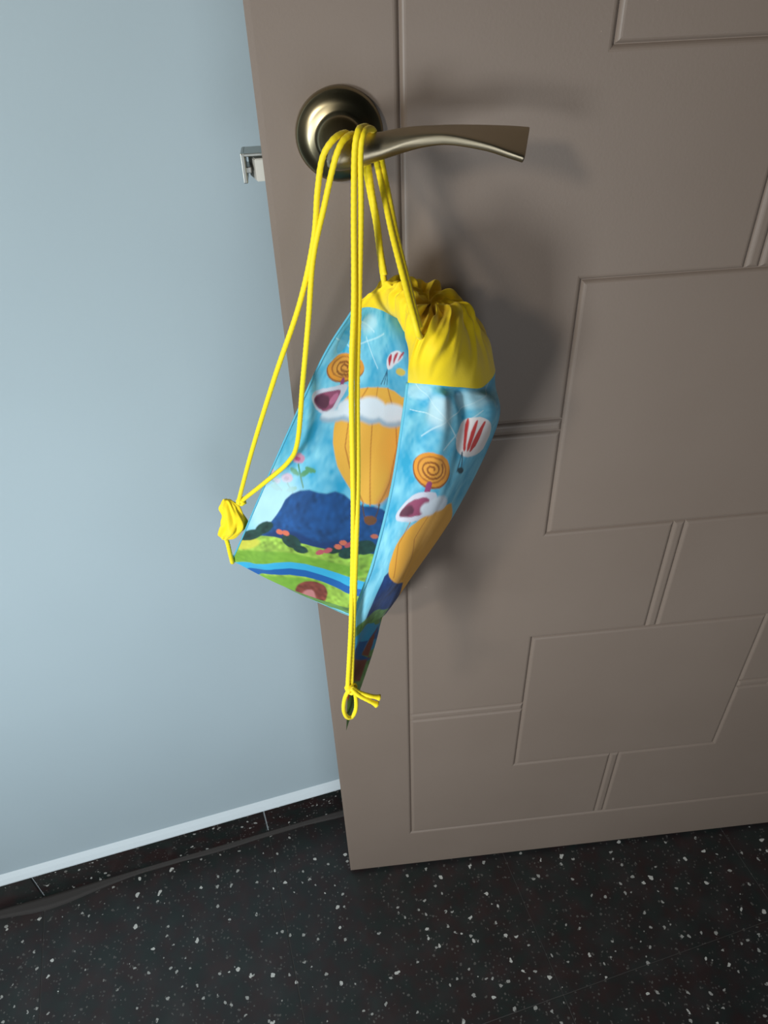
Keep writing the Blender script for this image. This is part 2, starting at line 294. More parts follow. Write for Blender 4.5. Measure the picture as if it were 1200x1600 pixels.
# print: panel, kind, outline in cloth coordinates, sRGB colour, edge softness (mm), opacity, mottling or stroke width (mm)
PRINT = [
["F","poly",[[0.1629,0.4582],[0.1629,0.4606],[0.1604,0.4654],[0.1579,0.4678],[0.1504,0.4702],[0.1429,0.4702],[0.1353,0.4726],[0.1253,0.4726],[0.1178,0.4726],[0.1078,0.4726],[0.1003,0.4702],[0.0927,0.4678],[0.0877,0.4654],[0.0852,0.463],[0.0852,0.4606],[0.0852,0.4582],[0.0902,0.4535],[0.0952,0.4511],[0.1028,0.4511],[0.1128,0.4487],[0.1228,0.4487],[0.1303,0.4487],[0.1404,0.4511],[0.1479,0.4511],[0.1554,0.4535],[0.1604,0.4558]],[214,150,178],2,1.0,0],
["F","poly",[[0.1378,0.4606],[0.1404,0.463],[0.1378,0.463],[0.1378,0.4654],[0.1353,0.4654],[0.1328,0.4678],[0.1303,0.4678],[0.1253,0.4678],[0.1203,0.4678],[0.1178,0.4678],[0.1128,0.4678],[0.1103,0.4678],[0.1078,0.4654],[0.1053,0.4654],[0.1053,0.463],[0.1053,0.4606],[0.1078,0.4606],[0.1103,0.4582],[0.1153,0.4582],[0.1178,0.4582],[0.1228,0.4582],[0.1278,0.4582],[0.1303,0.4582],[0.1328,0.4582],[0.1378,0.4606]],[190,84,130],1.2,1.0,0],
["F","poly",[[0.0276,0.5131],[0.0276,0.5155],[0.0276,0.5179],[0.0226,0.5203],[0.0175,0.5227],[0.0125,0.5251],[0.005,0.5274],[0.0,0.5274],[-0.07,0.5274],[-0.07,0.5251],[-0.07,0.5227],[-0.07,0.5203],[-0.07,0.5155],[-0.07,0.5131],[-0.07,0.5107],[-0.07,0.5084],[-0.07,0.506],[-0.07,0.5036],[0.0,0.5036],[0.0075,0.5036],[0.015,0.506],[0.0201,0.5084],[0.0251,0.5107]],[214,150,178],2,1.0,0],
["F","poly",[[0.0075,0.5155],[0.0075,0.5179],[0.0075,0.5203],[0.005,0.5203],[0.0025,0.5227],[0.0,0.5227],[-0.07,0.5227],[-0.07,0.5203],[-0.07,0.5179],[-0.07,0.5155],[-0.07,0.5131],[0.0,0.5131],[0.0025,0.5131],[0.005,0.5155]],[190,84,130],1.2,1.0,0],
["F","poly",[[0.1404,0.5131],[0.1404,0.5155],[0.1378,0.5179],[0.1353,0.5203],[0.1303,0.5227],[0.1228,0.5251],[0.1153,0.5274],[0.1078,0.5274],[0.0977,0.5274],[0.0902,0.5274],[0.0827,0.5251],[0.0777,0.5227],[0.0727,0.5203],[0.0702,0.5179],[0.0702,0.5155],[0.0727,0.5131],[0.0752,0.5107],[0.0802,0.5084],[0.0877,0.506],[0.0952,0.5036],[0.1028,0.5036],[0.1128,0.5036],[0.1203,0.5036],[0.1278,0.506],[0.1328,0.5084],[0.1378,0.5107]],[214,150,178],2,1.0,0],
["F","poly",[[0.1178,0.5155],[0.1178,0.5179],[0.1153,0.5203],[0.1128,0.5203],[0.1103,0.5227],[0.1053,0.5227],[0.1028,0.5227],[0.0977,0.5227],[0.0952,0.5227],[0.0927,0.5227],[0.0902,0.5203],[0.0877,0.5203],[0.0877,0.5179],[0.0902,0.5155],[0.0927,0.5131],[0.0977,0.5131],[0.1003,0.5131],[0.1053,0.5131],[0.1078,0.5131],[0.1103,0.5131],[0.1128,0.5131],[0.1153,0.5131]],[190,84,130],1.2,1.0,0],
["F","poly",[[0.0777,0.5298],[0.0752,0.5322],[0.0727,0.5346],[0.0702,0.537],[0.0652,0.537],[0.0602,0.5394],[0.0551,0.5394],[0.0501,0.5394],[0.0451,0.5394],[0.0401,0.537],[0.0351,0.537],[0.0326,0.5346],[0.0326,0.5322],[0.0326,0.5298],[0.0351,0.5274],[0.0376,0.5251],[0.0426,0.5251],[0.0476,0.5227],[0.0526,0.5227],[0.0576,0.5227],[0.0627,0.5227],[0.0677,0.5251],[0.0727,0.5251],[0.0752,0.5274]],[214,150,178],2,1.0,0],
["F","poly",[[0.0627,0.5322],[0.0602,0.5346],[0.0576,0.5346],[0.0551,0.537],[0.0526,0.537],[0.0501,0.537],[0.0476,0.537],[0.0451,0.537],[0.0426,0.5346],[0.0426,0.5322],[0.0451,0.5322],[0.0451,0.5298],[0.0476,0.5298],[0.0501,0.5298],[0.0526,0.5298],[0.0551,0.5298],[0.0576,0.5298],[0.0602,0.5298]],[190,84,130],1.2,1.0,0],
["F","line",[[0.1378,0.4749],[0.213,0.5227]],[70,130,90],0.7,1.0,1.6],
["F","line",[[0.1178,0.5274],[0.1729,0.5465]],[70,130,90],0.7,1.0,1.6],
["F","line",[[0.0075,0.5274],[0.1053,0.5513]],[70,130,90],0.7,1.0,1.6],
["F","poly",[[0.1654,0.4988],[0.1654,0.5012],[0.1604,0.5012],[0.1554,0.5012],[0.1479,0.5012],[0.1404,0.5012],[0.1328,0.5012],[0.1253,0.4988],[0.1178,0.4988],[0.1103,0.4964],[0.1053,0.494],[0.1028,0.4916],[0.1003,0.4916],[0.1003,0.4893],[0.1028,0.4869],[0.1053,0.4869],[0.1128,0.4869],[0.1178,0.4869],[0.1253,0.4869],[0.1353,0.4869],[0.1429,0.4893],[0.1504,0.4916],[0.1554,0.4916],[0.1604,0.494],[0.1654,0.4964]],[84,150,104],1.2,1.0,0],
["F","poly",[[0.2105,0.4773],[0.213,0.4797],[0.213,0.4821],[0.213,0.4845],[0.213,0.4869],[0.2105,0.4893],[0.2055,0.4916],[0.203,0.494],[0.198,0.4964],[0.193,0.4988],[0.1855,0.4988],[0.183,0.5012],[0.1779,0.5012],[0.1754,0.5012],[0.1704,0.4988],[0.1704,0.4964],[0.1704,0.494],[0.1729,0.4916],[0.1754,0.4893],[0.1779,0.4869],[0.183,0.4845],[0.188,0.4821],[0.193,0.4797],[0.198,0.4797],[0.203,0.4773],[0.2055,0.4773]],[84,150,104],1.2,1.0,0],
["F","poly",[[0.0952,0.5513],[0.0902,0.5537],[0.0852,0.5537],[0.0802,0.5561],[0.0727,0.5561],[0.0652,0.5561],[0.0551,0.5561],[0.0476,0.5537],[0.0401,0.5537],[0.0351,0.5513],[0.0301,0.5489],[0.0276,0.5489],[0.0276,0.5465],[0.0301,0.5442],[0.0326,0.5442],[0.0376,0.5418],[0.0451,0.5418],[0.0526,0.5418],[0.0602,0.5418],[0.0677,0.5418],[0.0752,0.5418],[0.0827,0.5442],[0.0877,0.5442],[0.0927,0.5465],[0.0952,0.5489]],[84,150,104],1.2,1.0,0],
["F","poly",[[0.1805,0.5298],[0.183,0.5298],[0.183,0.5322],[0.1805,0.5346],[0.1779,0.537],[0.1729,0.5394],[0.1679,0.5418],[0.1629,0.5442],[0.1554,0.5465],[0.1504,0.5489],[0.1429,0.5489],[0.1378,0.5489],[0.1328,0.5489],[0.1303,0.5489],[0.1303,0.5465],[0.1278,0.5442],[0.1303,0.5418],[0.1328,0.5394],[0.1378,0.537],[0.1429,0.5346],[0.1479,0.5322],[0.1554,0.5298],[0.1629,0.5298],[0.1679,0.5274],[0.1729,0.5274],[0.1779,0.5274]],[84,150,104],1.2,1.0,0],
["F","poly",[[0.2456,0.4773],[0.2456,0.4797],[0.2431,0.4821],[0.2381,0.4821],[0.2331,0.4821],[0.2281,0.4845],[0.2206,0.4845],[0.213,0.4845],[0.2055,0.4821],[0.198,0.4821],[0.193,0.4821],[0.188,0.4797],[0.1855,0.4797],[0.183,0.4773],[0.183,0.4749],[0.188,0.4749],[0.1905,0.4726],[0.198,0.4726],[0.203,0.4726],[0.2105,0.4726],[0.2206,0.4726],[0.2256,0.4726],[0.2331,0.4726],[0.2381,0.4749],[0.2431,0.4749],[0.2456,0.4773]],[84,150,104],1.2,1.0,0],
["F","poly",[[0.3333,0.1814],[0.3358,0.1909],[0.3308,0.2005],[0.3208,0.21],[0.3033,0.2196],[0.2807,0.2267],[0.2531,0.2339],[0.2256,0.2411],[0.193,0.2434],[0.1629,0.2458],[0.1328,0.2458],[0.1053,0.2434],[0.0852,0.2387],[0.0702,0.2315],[0.0627,0.2243],[0.0627,0.2148],[0.0727,0.2053],[0.0877,0.1957],[0.1128,0.1862],[0.1454,0.1766],[0.1805,0.1695],[0.2155,0.1647],[0.2506,0.1623],[0.2807,0.1647],[0.3058,0.1671],[0.3233,0.1742]],[150,85,25],1.2,1.0,0],
["F","poly",[[0.3308,0.179],[0.3333,0.1862],[0.3283,0.1957],[0.3183,0.2053],[0.3008,0.2124],[0.2782,0.222],[0.2531,0.2291],[0.2256,0.2339],[0.193,0.2387],[0.1629,0.2411],[0.1353,0.2411],[0.1103,0.2387],[0.0902,0.2339],[0.0752,0.2267],[0.0677,0.2196],[0.0702,0.2124],[0.0777,0.2029],[0.0952,0.1909],[0.1178,0.1814],[0.1479,0.1742],[0.183,0.1671],[0.218,0.1623],[0.2531,0.1599],[0.2807,0.1623],[0.3058,0.1647],[0.3208,0.1718]],[228,150,45],1.2,1.0,0],
["F","poly",[[0.3058,0.1814],[0.3083,0.1885],[0.3058,0.1957],[0.2957,0.2029],[0.2832,0.21],[0.2657,0.2172],[0.2431,0.2243],[0.2206,0.2267],[0.1955,0.2315],[0.1729,0.2315],[0.1479,0.2315],[0.1278,0.2315],[0.1128,0.2267],[0.1003,0.222],[0.0952,0.2172],[0.0952,0.21],[0.1028,0.2005],[0.1178,0.1933],[0.1353,0.1862],[0.1604,0.179],[0.188,0.1742],[0.2155,0.1718],[0.2431,0.1695],[0.2657,0.1695],[0.2857,0.1718],[0.2982,0.1766]],[176,106,34],1.2,1.0,0],
["F","poly",[[0.2932,0.1838],[0.2957,0.1909],[0.2932,0.1957],[0.2857,0.2029],[0.2732,0.21],[0.2581,0.2148],[0.2406,0.2196],[0.218,0.2243],[0.198,0.2267],[0.1754,0.2291],[0.1554,0.2291],[0.1378,0.2267],[0.1228,0.2243],[0.1128,0.2196],[0.1078,0.2148],[0.1103,0.2076],[0.1178,0.2005],[0.1278,0.1957],[0.1454,0.1885],[0.1654,0.1814],[0.1905,0.1766],[0.213,0.1742],[0.2381,0.1742],[0.2581,0.1742],[0.2732,0.1766],[0.2857,0.179]],[226,156,58],1.2,1.0,0],
["F","line",[[0.2832,0.1862],[0.2832,0.1957],[0.2707,0.2053],[0.2506,0.2124],[0.2231,0.2196],[0.193,0.222],[0.1679,0.222],[0.1479,0.2196],[0.1404,0.2124],[0.1404,0.2076],[0.1504,0.1981],[0.1704,0.1933],[0.193,0.1885],[0.218,0.1862],[0.2356,0.1862],[0.2481,0.1885],[0.2531,0.1933],[0.2506,0.2005],[0.2406,0.2053],[0.2256,0.21],[0.2105,0.2124],[0.1955,0.2124],[0.1805,0.2124],[0.1729,0.21],[0.1704,0.2076],[0.1754,0.2029],[0.183,0.1981],[0.193,0.1957],[0.203,0.1957],[0.213,0.1957],[0.218,0.1957],[0.2206,0.1981],[0.2206,0.2005],[0.218,0.2005]],[150,88,26],0.7,1.0,2.0],
["F","line",[[0.213,0.2387],[0.218,0.2578]],[150,64,110],0.7,1.0,7],
["F","poly",[[0.0451,0.2959],[0.0476,0.2912],[0.0576,0.2864],[0.0727,0.2816],[0.0927,0.2745],[0.1178,0.2697],[0.1429,0.2625],[0.1679,0.2578],[0.1955,0.2506],[0.2206,0.2458],[0.2406,0.2434],[0.2531,0.2434],[0.2607,0.2458],[0.2607,0.2506],[0.2607,0.2554],[0.2581,0.2625],[0.2556,0.2697],[0.2506,0.2792],[0.2456,0.2864],[0.2431,0.2936],[0.2406,0.3007],[0.2406,0.3079],[0.2381,0.3126],[0.2331,0.3174],[0.2256,0.3246],[0.218,0.3294],[0.208,0.3317],[0.1955,0.3341],[0.183,0.3365],[0.1679,0.3365],[0.1504,0.3365],[0.1353,0.3341],[0.1203,0.3317],[0.1053,0.3294],[0.0902,0.3246],[0.0777,0.3198],[0.0652,0.315],[0.0551,0.3103],[0.0476,0.3055],[0.0451,0.3007]],[206,208,222],1.2,1.0,0],
["F","poly",[[0.0702,0.2983],[0.0777,0.2936],[0.0902,0.2888],[0.1128,0.2816],[0.1404,0.2745],[0.1779,0.2673],[0.203,0.2625],[0.2206,0.2625],[0.2256,0.2673],[0.2256,0.2745],[0.2231,0.2816],[0.2206,0.2912],[0.218,0.2983],[0.2155,0.3055],[0.213,0.3126],[0.208,0.3174],[0.2005,0.3222],[0.1955,0.327],[0.1855,0.3294],[0.1754,0.3294],[0.1654,0.3294],[0.1529,0.3294],[0.1404,0.327],[0.1278,0.327],[0.1153,0.3246],[0.1053,0.3222],[0.0952,0.3198],[0.0852,0.3174],[0.0777,0.315],[0.0702,0.3103],[0.0677,0.3079],[0.0677,0.3031]],[150,72,104],1.5,1.0,0],
["F","poly",[[0.0752,0.3007],[0.0827,0.2959],[0.0902,0.2936],[0.0977,0.2888],[0.1103,0.2864],[0.1228,0.2864],[0.1353,0.2864],[0.1479,0.2864],[0.1579,0.2888],[0.1654,0.2936],[0.1729,0.2983],[0.1754,0.3031],[0.1779,0.3079],[0.1754,0.3126],[0.1729,0.3174],[0.1654,0.3222],[0.1579,0.3222],[0.1479,0.3246],[0.1353,0.3246],[0.1253,0.3222],[0.1153,0.3222],[0.1053,0.3198],[0.0952,0.3174],[0.0877,0.315],[0.0802,0.3126],[0.0752,0.3103],[0.0727,0.3079],[0.0727,0.3055]],[92,44,66],3,1.0,0],
["F","poly",[[0.218,0.2912],[0.2155,0.2959],[0.2105,0.3007],[0.2055,0.3031],[0.2005,0.3055],[0.193,0.3079],[0.188,0.3079],[0.183,0.3079],[0.1779,0.3055],[0.1754,0.3031],[0.1729,0.3007],[0.1729,0.2959],[0.1729,0.2936],[0.1754,0.2888],[0.1805,0.284],[0.183,0.2792],[0.188,0.2768],[0.1955,0.2745],[0.2005,0.2721],[0.2055,0.2721],[0.2105,0.2721],[0.2155,0.2745],[0.218,0.2768],[0.2206,0.2792],[0.2206,0.284],[0.2206,0.2888]],[196,110,146],2.5,1.0,0],
["F","poly",[[0.4962,0.1169],[0.5063,0.1098],[0.5188,0.1026],[0.5313,0.0979],[0.5439,0.0931],[0.5589,0.0883],[0.5714,0.0859],[0.5789,0.0859],[0.5865,0.0883],[0.594,0.0907],[0.594,0.0955],[0.5915,0.1002],[0.584,0.1074],[0.5714,0.1169],[0.5614,0.1241],[0.5489,0.1313],[0.5363,0.1384],[0.5238,0.148],[0.5138,0.1527],[0.5063,0.1551],[0.4987,0.1575],[0.4937,0.1551],[0.4887,0.1527],[0.4862,0.148],[0.4837,0.1432],[0.4837,0.1384],[0.4837,0.1313],[0.4887,0.1241]],[236,226,230],1.2,1.0,0],
["F","poly",[[0.4987,0.1193],[0.5038,0.1146],[0.5088,0.1122],[0.5138,0.1074],[0.5163,0.1074],[0.5213,0.1074],[0.5213,0.1098],[0.5213,0.1146],[0.5188,0.1241],[0.5113,0.136],[0.5088,0.1432],[0.5038,0.1456],[0.5013,0.1432],[0.4987,0.136],[0.4962,0.1313],[0.4962,0.1241]],[196,48,66],1.2,1.0,0],
["F","poly",[[0.5414,0.105],[0.5489,0.1002],[0.5514,0.0979],[0.5564,0.0955],[0.5614,0.0931],[0.5639,0.0931],[0.5639,0.0955],[0.5589,0.1026],[0.5514,0.1122],[0.5414,0.1241],[0.5363,0.1313],[0.5313,0.1337],[0.5313,0.1313],[0.5313,0.1241],[0.5338,0.1169],[0.5388,0.1098]],[196,48,66],1.2,1.0,0],
["F","poly",[[0.584,0.0907],[0.589,0.0883],[0.594,0.0835],[0.599,0.0811],[0.6015,0.0811],[0.604,0.0811],[0.604,0.0835],[0.5965,0.0907],[0.584,0.1002],[0.5714,0.1122],[0.5614,0.1193],[0.5589,0.1217],[0.5589,0.1193],[0.5664,0.1098],[0.5714,0.1026],[0.5789,0.0955]],[196,48,66],1.2,1.0,0],
["F","poly",[[0.6015,0.1456],[0.599,0.1504],[0.5965,0.1527],[0.594,0.1551],[0.589,0.1575],[0.584,0.1599],[0.5764,0.1623],[0.5714,0.1623],[0.5639,0.1623],[0.5589,0.1623],[0.5539,0.1599],[0.5489,0.1599],[0.5489,0.1575],[0.5464,0.1551],[0.5489,0.1504],[0.5514,0.148],[0.5539,0.1456],[0.5589,0.1432],[0.5639,0.1408],[0.5714,0.1384],[0.5789,0.1384],[0.584,0.1384],[0.589,0.1384],[0.594,0.1408],[0.599,0.1408],[0.6015,0.1432]],[222,190,84],1.2,1.0,0],
["F","line",[[0.4912,0.1599],[0.4586,0.2053]],[40,90,120],0.7,1.0,1.2],
["F","line",[[0.4912,0.1599],[0.4787,0.2029]],[40,90,120],0.7,1.0,1.2],
["F","line",[[0.4912,0.1599],[0.4987,0.2005]],[40,90,120],0.7,1.0,1.2],
["F","line",[[0.3008,0.0931],[0.4211,0.1647]],[214,240,248],0.7,0.55,1.4],
["F","line",[[0.4511,0.0573],[0.2231,0.1337]],[214,240,248],0.7,0.55,1.4],
["F","line",[[0.1604,0.0406],[0.3609,0.0668]],[214,240,248],0.7,0.55,1.4],
["F","line",[[-0.07,0.1122],[0.2682,0.1575]],[214,240,248],0.7,0.55,1.4],
["F","poly",[[0.3684,0.0501],[0.3609,0.0573],[0.3509,0.0644],[0.3383,0.0716],[0.3233,0.0764],[0.3083,0.0788],[0.2907,0.0811],[0.2757,0.0811],[0.2607,0.0788],[0.2481,0.074],[0.2356,0.0692],[0.2256,0.0621],[0.2206,0.0549],[0.2206,0.0477],[0.2256,0.0406],[0.2356,0.0334],[0.2481,0.0286],[0.2657,0.0239],[0.2857,0.0215],[0.3058,0.0215],[0.3258,0.0215],[0.3409,0.0239],[0.3559,0.0263],[0.3659,0.031],[0.3709,0.0382],[0.3734,0.043]],[190,226,236],9,0.65,0],
["F","poly",[[0.2406,0.5967],[0.2381,0.6253],[0.2256,0.6539],[0.208,0.6826],[0.1855,0.7064],[0.1554,0.7232],[0.1228,0.7303],[0.0902,0.7303],[0.0576,0.7208],[0.0251,0.7017],[0.0,0.6802],[-0.07,0.6563],[-0.07,0.6301],[-0.07,0.6038],[-0.07,0.5776],[-0.07,0.5561],[-0.07,0.537],[0.01,0.5227],[0.0401,0.5131],[0.0752,0.5084],[0.1128,0.5084],[0.1504,0.5131],[0.183,0.5227],[0.208,0.5346],[0.2256,0.5513],[0.2381,0.5728]],[196,232,244],25,0.75,0],
["F","poly",[[0.0777,0.7542],[0.0927,0.7112],[0.1103,0.6706],[0.1278,0.6301],[0.1378,0.599],[0.1429,0.5704],[0.1654,0.5489],[0.203,0.5322],[0.2456,0.5227],[0.2932,0.5227],[0.3283,0.5203],[0.3609,0.5107],[0.401,0.5131],[0.4486,0.5251],[0.4962,0.5251],[0.5363,0.5179],[0.5689,0.5203],[0.594,0.5298],[0.9674,0.5012],[0.6216,0.5919],[0.9449,0.5489],[0.6416,0.6539],[0.6266,0.7112],[0.5639,0.7064],[0.5288,0.7088],[0.4912,0.7112],[0.4511,0.7208],[0.4135,0.7279],[0.3734,0.7327],[0.3358,0.7375],[0.2957,0.7399],[0.2531,0.7422],[0.2155,0.7494],[0.1729,0.7542],[0.1053,0.7685]],[24,74,132],2,1.0,0.25],
["F","poly",[[0.1078,0.7399],[0.1253,0.7184],[0.1479,0.7017],[0.1729,0.6874],[0.2005,0.6778],[0.2331,0.6706],[0.2607,0.6683],[0.2857,0.6683],[0.3083,0.673],[0.3308,0.6778],[0.3534,0.6802],[0.3734,0.6754],[0.396,0.6659],[0.4185,0.6539],[0.4411,0.6444],[0.4662,0.6396],[0.4912,0.6396],[0.5188,0.642],[0.5388,0.6492],[0.5539,0.6587],[0.5614,0.6706],[0.5664,0.685],[0.5589,0.6969],[0.5363,0.7088],[0.5013,0.7184],[0.4486,0.7303],[0.4035,0.7399],[0.3609,0.747],[0.3183,0.7494],[0.2757,0.7518],[0.2356,0.7542],[0.198,0.7566],[0.1629,0.7613],[0.1303,0.7637],[0.1103,0.7637],[0.1028,0.7542]],[18,48,100],8,0.8,0],
["F","poly",[[0.4386,0.2172],[0.4962,0.21],[0.5464,0.2124],[0.589,0.2243],[0.9549,0.1551],[0.9073,0.2172],[0.6917,0.3007],[0.8571,0.3055],[0.8647,0.3365],[0.6817,0.4033],[0.6491,0.4368],[0.9975,0.3914],[0.5815,0.4893],[0.5639,0.5036],[0.5388,0.5131],[0.5063,0.5179],[0.4737,0.5155],[0.4461,0.5084],[0.411,0.4916],[0.3734,0.4726],[0.3383,0.4535],[0.3108,0.4296],[0.2857,0.4057],[0.2682,0.3747],[0.2581,0.3437],[0.2581,0.3126],[0.2707,0.284],[0.2982,0.2601],[0.3358,0.2411],[0.386,0.2267]],[240,178,66],1.5,1.0,0],
["F","poly",[[0.6391,0.2673],[0.6566,0.2745],[0.6717,0.284],[0.6842,0.2959],[0.8697,0.2745],[0.8647,0.2936],[0.8596,0.3126],[0.8622,0.3294],[0.8697,0.3437],[0.8847,0.3556],[0.8997,0.3675],[0.9198,0.3771],[0.9474,0.3842],[0.9799,0.389],[0.6015,0.4726],[0.589,0.4845],[0.5789,0.494],[0.5689,0.5012],[0.5614,0.506],[0.5539,0.5107],[0.5489,0.5107],[0.5464,0.5131],[0.5439,0.5084],[0.5464,0.5012],[0.5539,0.4916],[0.5639,0.4749],[0.5714,0.4606],[0.5815,0.4439],[0.589,0.4248],[0.5965,0.4057],[0.604,0.3819],[0.609,0.358],[0.9975,0.2458],[0.9925,0.2124],[0.9799,0.1933],[0.6266,0.2697]],[226,134,70],9,0.8,0],
["F","line",[[0.381,0.2291],[0.3258,0.3174],[0.3484,0.4033],[0.4236,0.4726],[0.4937,0.5203]],[190,118,40],0.7,0.8,1.6],
["F","line",[[0.4411,0.2172],[0.4436,0.2983],[0.4712,0.3842],[0.5013,0.463],[0.5213,0.5179]],[190,118,40],0.7,0.8,1.6],
["F","line",[[0.5063,0.21],[0.5689,0.2816],[0.6015,0.3652],[0.584,0.4535],[0.5514,0.5131]],[190,118,40],0.7,0.8,1.6],
["F","line",[[0.4887,0.5227],[0.5088,0.5513]],[90,60,40],0.7,1.0,1.3],
["F","line",[[0.5564,0.5107],[0.5539,0.5465]],[90,60,40],0.7,1.0,1.3],
["F","poly",[[0.5263,0.5465],[0.5388,0.5442],[0.5489,0.5465],[0.5564,0.5489],[0.5614,0.5537],[0.5614,0.5609],[0.5589,0.5656],[0.5539,0.5704],[0.5464,0.5728],[0.5363,0.5752],[0.5263,0.5728],[0.5188,0.5704],[0.5138,0.5656],[0.5088,0.5585],[0.5088,0.5537],[0.5163,0.5489]],[124,76,44],1.2,1.0,0],
["F","poly",[[0.3033,0.3294],[0.3033,0.3341],[0.3008,0.3389],[0.2932,0.3413],[0.2832,0.3461],[0.2682,0.3508],[0.2531,0.3532],[0.2356,0.3556],[0.218,0.358],[0.203,0.358],[0.1855,0.358],[0.1729,0.3556],[0.1629,0.3532],[0.1579,0.3508],[0.1554,0.3461],[0.1604,0.3437],[0.1679,0.3389],[0.1805,0.3341],[0.1955,0.3317],[0.213,0.327],[0.2306,0.3246],[0.2481,0.3222],[0.2657,0.3222],[0.2807,0.3222],[0.2907,0.3246],[0.2982,0.327]],[160,184,202],4,1.0,0],
["F","poly",[[0.3985,0.3007],[0.3985,0.3079],[0.396,0.315],[0.3885,0.3198],[0.3784,0.327],[0.3634,0.3317],[0.3484,0.3365],[0.3308,0.3389],[0.3108,0.3413],[0.2932,0.3413],[0.2782,0.3389],[0.2632,0.3341],[0.2531,0.3294],[0.2456,0.3246],[0.2431,0.3174],[0.2456,0.3103],[0.2506,0.3031],[0.2632,0.2983],[0.2782,0.2912],[0.2957,0.2888],[0.3158,0.284],[0.3333,0.284],[0.3534,0.284],[0.3684,0.2864],[0.3835,0.2888],[0.3935,0.2936]],[160,184,202],4,1.0,0],
["F","poly",[[0.5213,0.2745],[0.5213,0.284],[0.5163,0.2912],[0.5063,0.2983],[0.4912,0.3079],[0.4762,0.3126],[0.4561,0.3174],[0.4361,0.3222],[0.416,0.3222],[0.396,0.3222],[0.3784,0.3198],[0.3634,0.315],[0.3534,0.3079],[0.3459,0.3007],[0.3434,0.2936],[0.3484,0.284],[0.3559,0.2768],[0.3684,0.2697],[0.386,0.2625],[0.406,0.2578],[0.4261,0.2554],[0.4486,0.253],[0.4712,0.253],[0.4887,0.2578],[0.5038,0.2601],[0.5138,0.2673]],[160,184,202],4,1.0,0],
["F","poly",[[0.9724,0.1909],[0.9724,0.2005],[0.6165,0.2912],[1.0,0.2053],[0.5965,0.3055],[0.584,0.3103],[0.5689,0.3126],[0.5514,0.315],[0.5338,0.315],[0.5188,0.315],[0.5013,0.3126],[0.4887,0.3079],[0.4787,0.3031],[0.4737,0.2959],[0.4737,0.2888],[0.4762,0.2816],[0.4862,0.2745],[0.4987,0.2673],[0.5163,0.2601],[0.5338,0.2578],[0.5514,0.2554],[0.5689,0.2554],[0.584,0.2554],[0.5965,0.2601],[1.0,0.1551],[0.6165,0.2697]],[160,184,202],4,1.0,0],
["F","poly",[[0.8271,0.2554],[0.8271,0.2601],[0.7193,0.2864],[0.8546,0.2625],[0.8747,0.2601],[0.8972,0.2554],[0.6591,0.3055],[0.9398,0.2434],[0.6291,0.3079],[0.985,0.2243],[0.604,0.3055],[0.594,0.3031],[0.589,0.2983],[0.5865,0.2959],[0.5865,0.2912],[0.589,0.2864],[0.5965,0.2816],[0.6065,0.2768],[0.619,0.2721],[0.6316,0.2697],[0.9273,0.2029],[0.9048,0.2124],[0.8847,0.222],[0.6967,0.2673],[0.8471,0.2411],[0.7243,0.2721]],[160,184,202],4,1.0,0],
["F","poly",[[0.2907,0.3222],[0.2907,0.3246],[0.2882,0.3294],[0.2807,0.3317],[0.2707,0.3365],[0.2581,0.3389],[0.2431,0.3413],[0.2281,0.3437],[0.213,0.3461],[0.1955,0.3461],[0.183,0.3461],[0.1704,0.3461],[0.1629,0.3437],[0.1579,0.3413],[0.1579,0.3389],[0.1604,0.3365],[0.1679,0.3317],[0.1805,0.3294],[0.193,0.3246],[0.208,0.3222],[0.2256,0.3198],[0.2406,0.3174],[0.2556,0.3174],[0.2707,0.3174],[0.2807,0.3174],[0.2882,0.3198]],[226,234,242],5,1.0,0],
["F","poly",[[0.386,0.2912],[0.386,0.2983],[0.3835,0.3031],[0.3759,0.3103],[0.3659,0.315],[0.3534,0.3198],[0.3383,0.3246],[0.3233,0.327],[0.3058,0.327],[0.2882,0.327],[0.2732,0.327],[0.2607,0.3222],[0.2506,0.3198],[0.2456,0.3126],[0.2431,0.3079],[0.2456,0.3007],[0.2506,0.2959],[0.2607,0.2912],[0.2757,0.284],[0.2907,0.2816],[0.3108,0.2792],[0.3283,0.2768],[0.3459,0.2768],[0.3609,0.2792],[0.3734,0.2816],[0.381,0.2864]],[226,234,242],5,1.0,0],
["F","poly",[[0.5088,0.2649],[0.5088,0.2721],[0.5038,0.2816],[0.4962,0.2888],[0.4837,0.2936],[0.4662,0.3007],[0.4486,0.3055],[0.4311,0.3079],[0.411,0.3079],[0.3935,0.3079],[0.3784,0.3055],[0.3634,0.3031],[0.3534,0.2959],[0.3484,0.2912],[0.3459,0.284],[0.3484,0.2745],[0.3559,0.2673],[0.3684,0.2625],[0.3835,0.2554],[0.4035,0.2506],[0.4236,0.2482],[0.4436,0.2458],[0.4637,0.2482],[0.4787,0.2506],[0.4937,0.253],[0.5038,0.2601]],[226,234,242],5,1.0,0],
["F","poly",[[0.9925,0.1647],[0.995,0.1742],[0.6065,0.2792],[0.599,0.2864],[0.589,0.2912],[0.5764,0.2959],[0.5639,0.2983],[0.5489,0.3007],[0.5313,0.3031],[0.5163,0.3007],[0.5038,0.2983],[0.4887,0.2959],[0.4812,0.2912],[0.4762,0.284],[0.4762,0.2792],[0.4812,0.2721],[0.4887,0.2649],[0.5013,0.2601],[0.5163,0.253],[0.5313,0.2506],[0.5489,0.2482],[0.5639,0.2482],[0.5789,0.2482],[0.5915,0.2506],[0.6015,0.2554],[1.0,0.1504]],[226,234,242],5,1.0,0],
